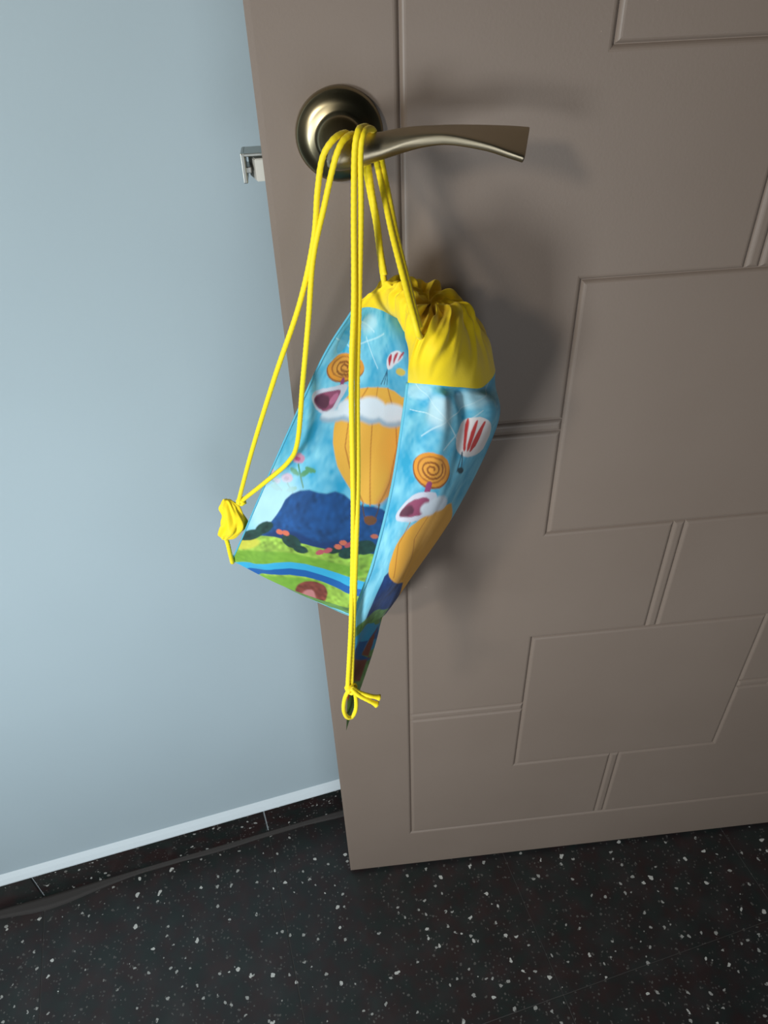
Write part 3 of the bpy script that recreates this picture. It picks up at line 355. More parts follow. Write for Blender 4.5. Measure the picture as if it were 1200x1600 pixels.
["F","poly",[[0.7118,0.2673],[0.8471,0.2434],[0.7043,0.2768],[0.6942,0.2816],[0.8847,0.2434],[0.9023,0.2387],[0.9223,0.2339],[0.9424,0.2267],[0.9649,0.2172],[0.985,0.2076],[0.604,0.2936],[0.5965,0.2912],[0.5915,0.2864],[0.589,0.284],[0.589,0.2792],[0.594,0.2768],[0.599,0.2721],[1.0,0.1623],[0.619,0.2649],[0.6316,0.2625],[0.9298,0.1933],[0.6591,0.2601],[0.6742,0.2601],[0.8747,0.2196],[0.6992,0.2625],[0.8496,0.2339]],[226,234,242],5,1.0,0],
["F","poly",[[-0.06,0.95],[0.3,0.95],[0.55,0.93],[0.75,0.88],[1.06,0.86],[1.06,1.07],[-0.06,1.07]],[124,172,58],2,1,0.3],
["F","poly",[[-0.07,0.8091],[-0.07,0.7852],[0.0,0.7661],[0.0276,0.7542],[0.0602,0.747],[0.0902,0.7422],[0.1228,0.7375],[0.1579,0.7303],[0.1955,0.7255],[0.2356,0.7208],[0.2732,0.716],[0.3058,0.7112],[0.3383,0.7112],[0.3709,0.7088],[0.4035,0.7064],[0.4361,0.7064],[0.4687,0.7041],[0.5013,0.7041],[0.5388,0.7017],[0.5764,0.7017],[0.6216,0.7017],[0.6792,0.6993],[0.7794,0.6945],[0.782,0.7255],[0.782,0.7566],[0.7794,0.7924],[0.7794,0.8401],[0.7845,0.8831],[0.787,0.9165],[0.792,0.9475],[0.802,0.9881],[0.8195,1.07],[0.8371,1.07],[0.8496,1.07],[0.8571,1.07],[0.9373,0.9045],[0.9825,0.864],[1.07,0.8496],[1.07,0.8449],[1.07,0.8401],[1.07,0.8377],[0.386,1.07],[0.3534,1.07],[0.3233,1.07],[0.2957,1.07],[0.2632,1.07],[0.2306,1.07],[0.1955,1.07],[0.1679,1.07],[0.1378,1.07],[0.1078,1.07],[0.0677,1.07],[0.0276,1.07],[0.0,1.07],[-0.07,0.9905],[-0.07,0.8711]],[148,184,70],2,1.0,0.3],
["F","poly",[[-0.07,0.7804],[0.0,0.7709],[0.0125,0.7661],[0.0326,0.7637],[0.0526,0.7613],[0.0752,0.7637],[0.0902,0.7661],[0.0952,0.7733],[0.0952,0.7852],[0.0852,0.7995],[0.0727,0.8138],[0.0551,0.8282],[0.0351,0.8425],[0.01,0.8568],[0.0,0.864],[-0.07,0.8592],[-0.07,0.8449],[-0.07,0.8234],[-0.07,0.8043],[-0.07,0.79]],[214,206,72],6,0.8,0],
["F","poly",[[0.0201,0.8663],[0.0476,0.8449],[0.0827,0.8258],[0.1253,0.8115],[0.1754,0.7995],[0.2281,0.7876],[0.2832,0.7804],[0.3383,0.7757],[0.3985,0.7733],[0.4311,0.7733],[0.4637,0.7733],[0.5188,0.778],[0.5539,0.79],[0.5739,0.8019],[0.5764,0.8162],[0.5614,0.8234],[0.5288,0.8258],[0.4737,0.8305],[0.4386,0.8329],[0.406,0.8353],[0.3484,0.8401],[0.2932,0.8496],[0.2381,0.8592],[0.1855,0.8711],[0.1378,0.8902],[0.0977,0.9141],[0.0627,0.9427],[0.0401,0.9737],[0.0201,0.9928],[0.005,0.9952],[0.0,0.9833],[-0.07,0.957],[0.0,0.9236],[0.0025,0.8926]],[104,158,42],5,0.75,0],
["F","poly",[[0.0952,0.7184],[0.0977,0.7232],[0.0952,0.7303],[0.0902,0.7399],[0.0827,0.7494],[0.0727,0.7589],[0.0602,0.7685],[0.0451,0.778],[0.0301,0.7828],[0.0175,0.7876],[0.005,0.79],[0.0,0.7924],[-0.07,0.79],[-0.07,0.7852],[-0.07,0.778],[-0.07,0.7685],[-0.07,0.7589],[0.0,0.7494],[0.0025,0.7399],[0.015,0.7303],[0.0276,0.7232],[0.0426,0.7184],[0.0576,0.7136],[0.0702,0.7112],[0.0827,0.7112],[0.0902,0.7136]],[30,64,58],2.5,1.0,0.3],
["F","poly",[[0.1253,0.6706],[0.1303,0.6778],[0.1328,0.6826],[0.1303,0.6897],[0.1278,0.6993],[0.1228,0.7088],[0.1178,0.716],[0.1078,0.7232],[0.1003,0.7303],[0.0902,0.7327],[0.0802,0.7351],[0.0702,0.7351],[0.0627,0.7327],[0.0551,0.7303],[0.0501,0.7232],[0.0476,0.716],[0.0476,0.7088],[0.0501,0.7017],[0.0551,0.6921],[0.0627,0.685],[0.0702,0.6778],[0.0802,0.673],[0.0902,0.6683],[0.1003,0.6683],[0.1103,0.6659],[0.1178,0.6683]],[30,64,58],2.5,1.0,0.3],
["F","poly",[[0.2932,0.7255],[0.2907,0.7327],[0.2857,0.7399],[0.2807,0.747],[0.2707,0.7518],[0.2607,0.7542],[0.2506,0.7542],[0.2406,0.7542],[0.2281,0.7494],[0.218,0.7446],[0.2105,0.7399],[0.203,0.7327],[0.198,0.7232],[0.198,0.716],[0.2005,0.7088],[0.203,0.7017],[0.2105,0.6945],[0.2206,0.6897],[0.2306,0.6874],[0.2431,0.6874],[0.2531,0.6874],[0.2632,0.6897],[0.2732,0.6945],[0.2807,0.7017],[0.2882,0.7088],[0.2907,0.716]],[30,64,58],2.5,1.0,0.3],
["F","poly",[[0.3283,0.7446],[0.3283,0.7494],[0.3258,0.7542],[0.3208,0.7589],[0.3158,0.7637],[0.3108,0.7661],[0.3033,0.7685],[0.2932,0.7685],[0.2857,0.7685],[0.2807,0.7661],[0.2732,0.7637],[0.2682,0.7589],[0.2657,0.7566],[0.2632,0.7494],[0.2657,0.7446],[0.2682,0.7399],[0.2707,0.7351],[0.2782,0.7327],[0.2832,0.7279],[0.2907,0.7255],[0.2982,0.7255],[0.3058,0.7255],[0.3133,0.7279],[0.3183,0.7303],[0.3233,0.7351],[0.3258,0.7399]],[30,64,58],2.5,1.0,0.3],
["F","poly",[[0.5464,0.6778],[0.5489,0.6874],[0.5464,0.6945],[0.5439,0.7041],[0.5363,0.7136],[0.5288,0.7208],[0.5188,0.7279],[0.5063,0.7351],[0.4937,0.7399],[0.4812,0.7422],[0.4687,0.7399],[0.4612,0.7375],[0.4536,0.7327],[0.4486,0.7255],[0.4461,0.7184],[0.4486,0.7088],[0.4511,0.6993],[0.4586,0.6897],[0.4662,0.6802],[0.4762,0.673],[0.4887,0.6683],[0.5013,0.6635],[0.5138,0.6635],[0.5263,0.6635],[0.5338,0.6659],[0.5414,0.673]],[30,64,58],2.5,1.0,0.3],
["F","poly",[[0.594,0.6659],[0.5965,0.673],[0.594,0.6826],[0.5915,0.6921],[0.584,0.6993],[0.5764,0.7041],[0.5664,0.7088],[0.5564,0.7112],[0.5439,0.7088],[0.5338,0.7064],[0.5238,0.7017],[0.5138,0.6945],[0.5063,0.6874],[0.5013,0.6778],[0.5013,0.6683],[0.5038,0.6611],[0.5063,0.6516],[0.5138,0.6444],[0.5238,0.6396],[0.5338,0.6372],[0.5439,0.6348],[0.5564,0.6348],[0.5664,0.6372],[0.5764,0.642],[0.584,0.6492],[0.5915,0.6563]],[30,64,58],2.5,1.0,0.3],
["F","poly",[[0.4561,0.6969],[0.4561,0.7017],[0.4536,0.7064],[0.4511,0.7112],[0.4436,0.7136],[0.4361,0.7184],[0.4286,0.7232],[0.4211,0.7255],[0.411,0.7255],[0.4035,0.7279],[0.3985,0.7255],[0.391,0.7232],[0.3885,0.7208],[0.386,0.7184],[0.386,0.7136],[0.3885,0.7088],[0.391,0.7041],[0.3985,0.6993],[0.4035,0.6945],[0.411,0.6921],[0.4211,0.6897],[0.4286,0.6874],[0.4361,0.6874],[0.4436,0.6874],[0.4486,0.6897],[0.4536,0.6921]],[30,64,58],2.5,1.0,0.3],
["F","poly",[[0.1955,0.6945],[0.1955,0.6969],[0.1955,0.6993],[0.193,0.7017],[0.1905,0.7064],[0.1855,0.7064],[0.183,0.7088],[0.1779,0.7088],[0.1729,0.7088],[0.1679,0.7088],[0.1629,0.7064],[0.1604,0.7041],[0.1579,0.7017],[0.1579,0.6993],[0.1579,0.6969],[0.1579,0.6921],[0.1604,0.6897],[0.1629,0.6874],[0.1679,0.685],[0.1729,0.685],[0.1779,0.685],[0.183,0.685],[0.1855,0.685],[0.1905,0.6874],[0.193,0.6874],[0.1955,0.6921]],[214,110,84],1.5,1.0,0],
["F","poly",[[0.2281,0.6874],[0.2281,0.6897],[0.2256,0.6945],[0.2256,0.6969],[0.2206,0.6993],[0.218,0.7017],[0.213,0.7017],[0.208,0.7017],[0.203,0.7017],[0.2005,0.7017],[0.1955,0.6993],[0.193,0.6969],[0.1905,0.6945],[0.1905,0.6921],[0.1905,0.6897],[0.1905,0.6874],[0.193,0.6826],[0.1955,0.6802],[0.2005,0.6802],[0.2055,0.6778],[0.2105,0.6778],[0.213,0.6778],[0.218,0.6778],[0.2206,0.6802],[0.2256,0.6826],[0.2256,0.685]],[214,110,84],1.5,1.0,0],
["F","poly",[[0.4511,0.6802],[0.4511,0.685],[0.4511,0.6874],[0.4486,0.6897],[0.4461,0.6921],[0.4436,0.6945],[0.4386,0.6945],[0.4361,0.6945],[0.4311,0.6945],[0.4286,0.6921],[0.4236,0.6897],[0.4211,0.6874],[0.4211,0.685],[0.4185,0.6826],[0.4185,0.6802],[0.4211,0.6778],[0.4211,0.673],[0.4236,0.6706],[0.4286,0.6706],[0.4311,0.6683],[0.4361,0.6683],[0.4386,0.6706],[0.4436,0.6706],[0.4461,0.673],[0.4486,0.6754],[0.4511,0.6778]],[214,110,84],1.5,1.0,0],
["F","poly",[[0.4662,0.6587],[0.4662,0.6611],[0.4662,0.6635],[0.4637,0.6659],[0.4612,0.6683],[0.4586,0.6706],[0.4536,0.6706],[0.4486,0.6706],[0.4461,0.6706],[0.4411,0.6683],[0.4386,0.6659],[0.4361,0.6635],[0.4336,0.6611],[0.4336,0.6587],[0.4336,0.6563],[0.4361,0.6539],[0.4361,0.6516],[0.4386,0.6492],[0.4436,0.6492],[0.4461,0.6468],[0.4511,0.6468],[0.4536,0.6468],[0.4586,0.6492],[0.4612,0.6516],[0.4637,0.6516],[0.4662,0.6563]],[214,110,84],1.5,1.0,0],
["F","poly",[[0.589,0.6181],[0.589,0.6205],[0.5865,0.6205],[0.584,0.6229],[0.5815,0.6253],[0.5789,0.6253],[0.5764,0.6253],[0.5714,0.6253],[0.5689,0.6253],[0.5639,0.6229],[0.5614,0.6205],[0.5589,0.6205],[0.5589,0.6181],[0.5564,0.6158],[0.5564,0.6134],[0.5589,0.611],[0.5614,0.6086],[0.5639,0.6062],[0.5664,0.6062],[0.5689,0.6062],[0.5739,0.6062],[0.5764,0.6062],[0.5815,0.6086],[0.584,0.611],[0.5865,0.6134]],[214,110,84],1.5,1.0,0],
["F","poly",[[0.416,0.6993],[0.416,0.7041],[0.416,0.7064],[0.416,0.7112],[0.4135,0.716],[0.411,0.7184],[0.4085,0.7232],[0.406,0.7255],[0.401,0.7279],[0.3985,0.7303],[0.3935,0.7303],[0.391,0.7303],[0.3885,0.7279],[0.386,0.7255],[0.386,0.7232],[0.386,0.7184],[0.386,0.716],[0.3885,0.7112],[0.391,0.7064],[0.3935,0.7041],[0.396,0.6993],[0.3985,0.6969],[0.4035,0.6969],[0.406,0.6945],[0.411,0.6969],[0.4135,0.6969]],[190,84,96],1.5,1.0,0],
["F","poly",[[0.4937,0.6539],[0.4937,0.6563],[0.4937,0.6587],[0.4937,0.6635],[0.4912,0.6659],[0.4887,0.6706],[0.4862,0.673],[0.4837,0.6754],[0.4787,0.6778],[0.4737,0.6802],[0.4712,0.6802],[0.4662,0.6802],[0.4637,0.6778],[0.4612,0.6754],[0.4612,0.673],[0.4612,0.6706],[0.4612,0.6659],[0.4637,0.6635],[0.4662,0.6587],[0.4687,0.6563],[0.4712,0.6539],[0.4762,0.6516],[0.4787,0.6492],[0.4837,0.6492],[0.4887,0.6516],[0.4912,0.6516]],[190,84,96],1.5,1.0,0],
["F","poly",[[0.3885,0.7184],[0.3885,0.7232],[0.3885,0.7255],[0.3885,0.7303],[0.3885,0.7351],[0.386,0.7399],[0.381,0.7422],[0.3784,0.747],[0.3734,0.7494],[0.3709,0.7494],[0.3684,0.7518],[0.3634,0.7494],[0.3609,0.7494],[0.3584,0.747],[0.3584,0.7422],[0.3584,0.7399],[0.3584,0.7351],[0.3609,0.7303],[0.3634,0.7255],[0.3659,0.7232],[0.3684,0.7184],[0.3734,0.716],[0.3759,0.716],[0.381,0.716],[0.3835,0.716],[0.386,0.716]],[190,84,96],1.5,1.0,0],
["F","poly",[[0.0075,1.0],[0.0201,0.9952],[0.0451,0.9618],[0.0827,0.9189],[0.1353,0.8831],[0.1955,0.8544],[0.2632,0.8353],[0.2957,0.8305],[0.3308,0.8234],[0.3634,0.8234],[0.3985,0.821],[0.4361,0.8234],[0.4762,0.8258],[0.5263,0.8305],[0.5739,0.8449],[0.6115,0.8592],[0.9198,0.716],[0.8546,0.7709],[0.782,0.8473],[0.782,0.8783],[0.7519,0.9189],[0.8897,0.7852],[0.9449,0.7399],[0.584,0.9236],[0.5338,0.9045],[0.4837,0.895],[0.4411,0.8902],[0.4035,0.8854],[0.3684,0.8854],[0.3333,0.8878],[0.3008,0.8926],[0.2657,0.8998],[0.2005,0.9212],[0.1429,0.957],[0.0877,1.0],[0.0401,1.07],[0.0125,1.07],[0.005,1.07]],[52,170,214],1.2,1.0,0],
["F","poly",[[0.0351,1.07],[0.0827,0.9833],[0.1404,0.9308],[0.2005,0.895],[0.2657,0.8735],[0.2982,0.8687],[0.3333,0.8616],[0.3659,0.8616],[0.401,0.8616],[0.4411,0.864],[0.4812,0.8663],[0.5313,0.8759],[0.5815,0.8926],[0.6216,0.9117],[0.6692,0.926],[0.7368,0.9093],[0.7845,0.8807],[0.7845,0.8974],[0.7719,0.9141],[0.8847,0.7995],[0.6316,0.9594],[0.5865,0.9379],[0.5363,0.9165],[0.4837,0.9069],[0.4411,0.9045],[0.4035,0.8998],[0.3684,0.8998],[0.3333,0.9021],[0.3008,0.9093],[0.2682,0.9141],[0.203,0.9379],[0.1429,0.9761],[0.0927,1.07],[0.0476,1.07],[0.0201,1.07],[0.015,1.07]],[16,92,166],1.2,1.0,0],
["F","poly",[[0.1003,1.07],[0.1378,0.9928],[0.1805,0.9666],[0.2256,0.9427],[0.2682,0.9284],[0.3083,0.9165],[0.3434,0.9093],[0.3709,0.9069],[0.396,0.9069],[0.416,0.9069],[0.4261,0.9141],[0.4236,0.9236],[0.406,0.9427],[0.381,0.9642],[0.3459,0.9833],[0.3008,1.0],[0.2481,1.07],[0.2155,1.07],[0.1805,1.07],[0.1278,1.07],[0.0902,1.07],[0.0677,1.07],[0.0576,1.07],[0.0602,1.07],[0.0752,1.07]],[112,166,52],4,0.8,0],
["F","poly",[[0.3133,0.9451],[0.3258,0.9332],[0.3358,0.926],[0.3509,0.9189],[0.3659,0.9141],[0.3835,0.9117],[0.3985,0.9141],[0.4085,0.9165],[0.416,0.9236],[0.4211,0.9332],[0.4236,0.9427],[0.4261,0.9547],[0.4236,0.969],[0.4211,0.9857],[0.416,1.0],[0.411,1.0],[0.4035,1.07],[0.391,1.07],[0.381,1.07],[0.3684,1.07],[0.3559,1.07],[0.3434,1.07],[0.3308,1.07],[0.3208,1.07],[0.3133,1.07],[0.3058,1.07],[0.3008,1.07],[0.2957,1.0],[0.2932,0.9976],[0.2957,0.9833],[0.2982,0.969],[0.3058,0.9547]],[128,62,52],2,1.0,0.5],
["F","poly",[[0.3308,0.9809],[0.3409,0.969],[0.3509,0.9642],[0.3584,0.9618],[0.3659,0.9642],[0.3709,0.9714],[0.3734,0.9809],[0.3759,0.9905],[0.3784,1.0],[0.381,1.07],[0.3784,1.07],[0.3709,1.07],[0.3609,1.07],[0.3509,1.07],[0.3434,1.07],[0.3358,1.07],[0.3283,1.07],[0.3233,1.0],[0.3258,0.9928]],[206,136,136],3,0.85,0],
["B","line",[[0.0601,0.0024],[0.3146,0.2458]],[220,242,248],0.7,0.6,1.4],
["B","line",[[0.5368,0.0],[0.1343,0.2363]],[220,242,248],0.7,0.6,1.4],
["B","line",[[0.0341,0.1432],[0.2184,0.1742]],[220,242,248],0.7,0.6,1.4],
["B","line",[[0.2445,0.2673],[0.4088,0.136]],[220,242,248],0.7,0.6,1.4],
["B","poly",[[0.2705,0.1313],[0.2685,0.148],[0.2625,0.1647],[0.2545,0.1766],[0.2445,0.1885],[0.2305,0.1957],[0.2164,0.2005],[0.2004,0.2029],[0.1844,0.2005],[0.1663,0.1957],[0.1523,0.1862],[0.1383,0.1742],[0.1303,0.1623],[0.1263,0.1456],[0.1263,0.1265],[0.1323,0.1074],[0.1423,0.0907],[0.1583,0.074],[0.1764,0.0621],[0.1944,0.0549],[0.2144,0.0525],[0.2325,0.0573],[0.2465,0.0644],[0.2585,0.0764],[0.2665,0.0931],[0.2705,0.1122]],[206,232,238],16,0.7,0],
["B","poly",[[0.1683,0.0358],[0.1663,0.0477],[0.1583,0.0573],[0.1483,0.0668],[0.1343,0.074],[0.1182,0.0811],[0.0982,0.0859],[0.0802,0.0859],[0.0601,0.0859],[0.0401,0.0811],[0.024,0.0764],[0.012,0.0668],[0.002,0.0573],[0.0,0.0477],[0.0,0.0382],[0.006,0.0286],[0.018,0.0191],[0.0321,0.0119],[0.0501,0.0072],[0.0721,0.0024],[0.0922,0.0024],[0.1142,0.0024],[0.1323,0.0048],[0.1483,0.0095],[0.1583,0.0167],[0.1663,0.0263]],[190,228,240],10,0.6,0],
["B","poly",[[0.4509,0.0835],[0.4429,0.0955],[0.4309,0.1074],[0.4188,0.1146],[0.4048,0.1217],[0.3888,0.1241],[0.3727,0.1217],[0.3567,0.1193],[0.3407,0.1146],[0.3246,0.1098],[0.3126,0.1026],[0.3046,0.0931],[0.3006,0.0811],[0.3006,0.0692],[0.3046,0.0573],[0.3146,0.0453],[0.3287,0.0358],[0.3467,0.0263],[0.3647,0.0215],[0.3848,0.0167],[0.4028,0.0167],[0.4228,0.0191],[0.4389,0.0263],[0.4509,0.0382],[0.4569,0.0525],[0.4569,0.0668]],[190,226,236],12,0.6,0],
["B","poly",[[0.519,0.2697],[0.519,0.2816],[0.497,0.2936],[0.4569,0.3007],[0.4248,0.3007],[0.3988,0.2983],[0.3707,0.2912],[0.3507,0.284],[0.3307,0.2745],[0.3166,0.2649],[0.3066,0.2506],[0.3026,0.2363],[0.3046,0.222],[0.3106,0.2053],[0.3226,0.1885],[0.3407,0.1766],[0.3587,0.1671],[0.3788,0.1647],[0.3968,0.1647],[0.4148,0.1742],[0.4329,0.1862],[0.4509,0.2005],[0.4729,0.2172],[0.505,0.2315],[0.519,0.2434],[0.519,0.2554]],[240,232,230],1.2,1.0,0],
["B","poly",[[0.3547,0.1695],[0.3587,0.1671],[0.3587,0.1718],[0.3607,0.1838],[0.3607,0.2005],[0.3607,0.222],[0.3627,0.2363],[0.3647,0.2506],[0.3667,0.2601],[0.3707,0.2697],[0.3707,0.2745],[0.3687,0.2768],[0.3687,0.2792],[0.3647,0.2768],[0.3587,0.2697],[0.3547,0.2578],[0.3507,0.2387],[0.3467,0.2148],[0.3467,0.1933],[0.3507,0.179]],[204,52,50],1.2,1.0,0],
["B","poly",[[0.3848,0.179],[0.3888,0.1766],[0.3908,0.1814],[0.3908,0.1933],[0.3908,0.2076],[0.3908,0.2267],[0.3908,0.2434],[0.3908,0.2554],[0.3908,0.2649],[0.3908,0.2721],[0.3888,0.2768],[0.3848,0.2792],[0.3848,0.2816],[0.3808,0.2792],[0.3768,0.2721],[0.3727,0.2601],[0.3727,0.2434],[0.3727,0.2196],[0.3768,0.2005],[0.3808,0.1862]],[204,52,50],1.2,1.0,0],
["B","poly",[[0.4168,0.1885],[0.4228,0.1885],[0.4248,0.1933],[0.4248,0.2029],[0.4228,0.2172],[0.4248,0.2363],[0.4248,0.2506],[0.4228,0.2625],[0.4208,0.2721],[0.4128,0.2768],[0.4088,0.2816],[0.4048,0.284],[0.4008,0.284],[0.3948,0.2816],[0.3948,0.2768],[0.3928,0.2649],[0.3948,0.2482],[0.4008,0.2267],[0.4068,0.21],[0.4128,0.1957]],[204,52,50],1.2,1.0,0],
["B","line",[[0.3587,0.2792],[0.3627,0.3317]],[50,80,100],0.7,1.0,1.2],
["B","line",[[0.3587,0.2792],[0.3908,0.3365]],[50,80,100],0.7,1.0,1.2],
["B","poly",[[0.4128,0.3365],[0.4148,0.3389],[0.4168,0.3413],[0.4128,0.3413],[0.4128,0.3437],[0.4068,0.3437],[0.4028,0.3437],[0.3928,0.3413],[0.3888,0.3413],[0.3828,0.3389],[0.3768,0.3365],[0.3707,0.3341],[0.3667,0.3317],[0.3647,0.3294],[0.3627,0.327],[0.3627,0.3246],[0.3627,0.3222],[0.3667,0.3222],[0.3707,0.3222],[0.3747,0.3222],[0.3788,0.3222],[0.3868,0.3246],[0.3908,0.3246],[0.3968,0.327],[0.4048,0.3317],[0.4108,0.3341]],[40,70,80],1.2,1.0,0],
["B","poly",[[0.2806,0.3007],[0.2946,0.3103],[0.3066,0.3222],[0.3146,0.3341],[0.3146,0.3461],[0.3086,0.3556],[0.2966,0.3652],[0.2806,0.3723],[0.2585,0.3747],[0.2345,0.3771],[0.2104,0.3771],[0.1844,0.3723],[0.1603,0.3652],[0.1383,0.358],[0.1222,0.3484],[0.1122,0.3365],[0.1082,0.3246],[0.1102,0.3126],[0.1202,0.3031],[0.1363,0.2936],[0.1543,0.2864],[0.1764,0.2816],[0.1984,0.2792],[0.2204,0.2792],[0.2405,0.284],[0.2605,0.2912]],[150,85,25],1.2,1.0,0],
["B","poly",[[0.2786,0.2959],[0.2926,0.3079],[0.3026,0.3174],[0.3086,0.3294],[0.3106,0.3413],[0.3046,0.3508],[0.2926,0.358],[0.2766,0.3652],[0.2565,0.3699],[0.2345,0.3699],[0.2104,0.3699],[0.1884,0.3675],[0.1643,0.3604],[0.1443,0.3532],[0.1283,0.3437],[0.1182,0.3317],[0.1162,0.3222],[0.1182,0.3103],[0.1283,0.3007],[0.1423,0.2912],[0.1603,0.284],[0.1804,0.2792],[0.2004,0.2768],[0.2224,0.2792],[0.2425,0.2816],[0.2605,0.2888]],[228,150,45],1.2,1.0,0],
["B","poly",[[0.2665,0.3031],[0.2766,0.3103],[0.2846,0.3198],[0.2886,0.3294],[0.2886,0.3365],[0.2846,0.3461],[0.2745,0.3508],[0.2625,0.358],[0.2465,0.3604],[0.2305,0.3628],[0.2104,0.3604],[0.1924,0.358],[0.1764,0.3532],[0.1603,0.3461],[0.1483,0.3389],[0.1403,0.3317],[0.1383,0.3222],[0.1403,0.3126],[0.1463,0.3055],[0.1583,0.2983],[0.1723,0.2936],[0.1864,0.2888],[0.2044,0.2864],[0.2204,0.2888],[0.2365,0.2912],[0.2525,0.2959]],[176,106,34],1.2,1.0,0],
["B","poly",[[0.2585,0.3055],[0.2685,0.3126],[0.2766,0.3198],[0.2786,0.327],[0.2806,0.3365],[0.2745,0.3413],[0.2665,0.3484],[0.2565,0.3532],[0.2425,0.3556],[0.2285,0.358],[0.2124,0.3556],[0.1964,0.3532],[0.1804,0.3508],[0.1663,0.3437],[0.1563,0.3365],[0.1503,0.3294],[0.1483,0.3222],[0.1503,0.315],[0.1563,0.3079],[0.1643,0.3007],[0.1764,0.2959],[0.1904,0.2936],[0.2044,0.2912],[0.2204,0.2936],[0.2345,0.2959],[0.2465,0.2983]],[226,156,58],1.2,1.0,0],
["B","line",[[0.2545,0.3079],[0.2645,0.3174],[0.2685,0.3294],[0.2645,0.3389],[0.2505,0.3461],[0.2325,0.3484],[0.2124,0.3484],[0.1944,0.3437],[0.1804,0.3365],[0.1723,0.3294],[0.1723,0.3198],[0.1784,0.3126],[0.1904,0.3079],[0.2044,0.3055],[0.2184,0.3055],[0.2325,0.3103],[0.2405,0.315],[0.2465,0.3222],[0.2465,0.3294],[0.2405,0.3341],[0.2325,0.3365],[0.2224,0.3389],[0.2104,0.3365],[0.2024,0.3341],[0.1964,0.3294],[0.1944,0.3246],[0.1964,0.3222],[0.2004,0.3174],[0.2064,0.3174],[0.2124,0.3174],[0.2184,0.3174],[0.2224,0.3198],[0.2244,0.3222],[0.2244,0.3246]],[150,88,26],0.7,1.0,2.0],
["B","line",[[0.2224,0.3675],[0.2244,0.3938]],[150,64,110],0.7,1.0,7],
["B","poly",[[0.0782,0.4654],[0.0802,0.4582],[0.0862,0.4511],[0.0942,0.4439],[0.1062,0.4344],[0.1202,0.4248],[0.1363,0.4177],[0.1543,0.4081],[0.1723,0.401],[0.1904,0.3938],[0.2084,0.389],[0.2244,0.3866],[0.2405,0.3842],[0.2545,0.3842],[0.2645,0.3842],[0.2745,0.389],[0.2806,0.3938],[0.2846,0.401],[0.2866,0.4081],[0.2906,0.4177],[0.2886,0.4248],[0.2886,0.4344],[0.2826,0.4415],[0.2745,0.4487],[0.2625,0.4535],[0.2505,0.4606],[0.2365,0.4654],[0.2204,0.4678],[0.2024,0.4726],[0.1824,0.4749],[0.1623,0.4749],[0.1423,0.4773],[0.1222,0.4773],[0.1042,0.4773],[0.0902,0.4749],[0.0822,0.4702]],[206,208,222],1.2,1.0,0],
["B","poly",[[0.1042,0.4582],[0.1062,0.4535],[0.1122,0.4463],[0.1202,0.4415],[0.1303,0.4344],[0.1443,0.4272],[0.1603,0.4224],[0.1764,0.4153],[0.1944,0.4105],[0.2124,0.4033],[0.2285,0.401],[0.2405,0.4033],[0.2485,0.4057],[0.2525,0.4129],[0.2565,0.42],[0.2585,0.4272],[0.2585,0.432],[0.2565,0.4391],[0.2505,0.4439],[0.2405,0.4487],[0.2265,0.4535],[0.2084,0.4558],[0.1924,0.4606],[0.1743,0.463],[0.1523,0.463],[0.1323,0.4654],[0.1162,0.4654],[0.1062,0.463]],[150,72,104],1.5,1.0,0],
["B","poly",[[0.1042,0.4606],[0.1062,0.4535],[0.1122,0.4487],[0.1202,0.4439],[0.1303,0.4391],[0.1443,0.4344],[0.1543,0.432],[0.1663,0.432],[0.1743,0.432],[0.1844,0.4368],[0.1904,0.4391],[0.1924,0.4439],[0.1924,0.4487],[0.1884,0.4535],[0.1784,0.4558],[0.1683,0.4606],[0.1523,0.463],[0.1303,0.463],[0.1162,0.4654],[0.1062,0.463]],[92,44,66],3,1.0,0],
["B","poly",[[0.1463,0.821],[0.1543,0.7971],[0.1643,0.7757],[0.1623,0.7518],[0.1663,0.7327],[0.1663,0.7136],[0.1663,0.6945],[0.1683,0.6754],[0.1703,0.6563],[0.1683,0.6348],[0.1844,0.6205],[0.2064,0.6086],[0.2405,0.6014],[0.2806,0.5967],[0.3387,0.5943],[0.4088,0.6014],[0.519,0.5847],[0.679,0.5632],[0.679,0.5513],[0.679,0.5585],[0.679,0.5776],[0.679,0.6014],[0.679,0.6301],[0.679,0.6587],[0.679,0.6921],[0.679,0.7255],[0.679,0.7589],[0.6329,0.8091],[0.6249,0.8759],[0.6209,0.9666],[0.4489,1.07],[0.4248,1.07],[0.3828,0.9594],[0.2345,0.8592],[0.1683,0.8473],[0.1343,0.8449],[0.1263,0.8473],[0.1303,0.8449],[0.1323,0.8353]],[22,58,116],2,1.0,0.25],
["B","poly",[[0.1623,0.58],[0.1563,0.5585],[0.1583,0.5394],[0.1663,0.5227],[0.1784,0.5084],[0.1944,0.494],[0.2084,0.4821],[0.2265,0.4726],[0.2405,0.463],[0.2585,0.4558],[0.2766,0.4487],[0.2986,0.4415],[0.3287,0.4368],[0.3627,0.432],[0.4108,0.4368],[0.511,0.4368],[0.679,0.432],[0.679,0.4296],[0.679,0.4368],[0.679,0.4487],[0.679,0.4678],[0.679,0.4964],[0.679,0.5203],[0.679,0.5465],[0.679,0.5728],[0.679,0.5967],[0.679,0.6181],[0.679,0.6372],[0.679,0.6539],[0.679,0.6659],[0.679,0.6754],[0.4509,0.6897],[0.3627,0.6683],[0.3006,0.6563],[0.2605,0.6492],[0.2244,0.6396],[0.2044,0.6325],[0.1884,0.6229],[0.1764,0.611],[0.1663,0.5967]],[238,172,60],1.5,1.0,0],
["B","line",[[0.1944,0.4749],[0.1723,0.537],[0.2385,0.6348]],[190,118,40],0.7,0.8,1.5],
["B","line",[[0.2866,0.4487],[0.2645,0.5179],[0.4028,0.6683]],[190,118,40],0.7,0.8,1.5],
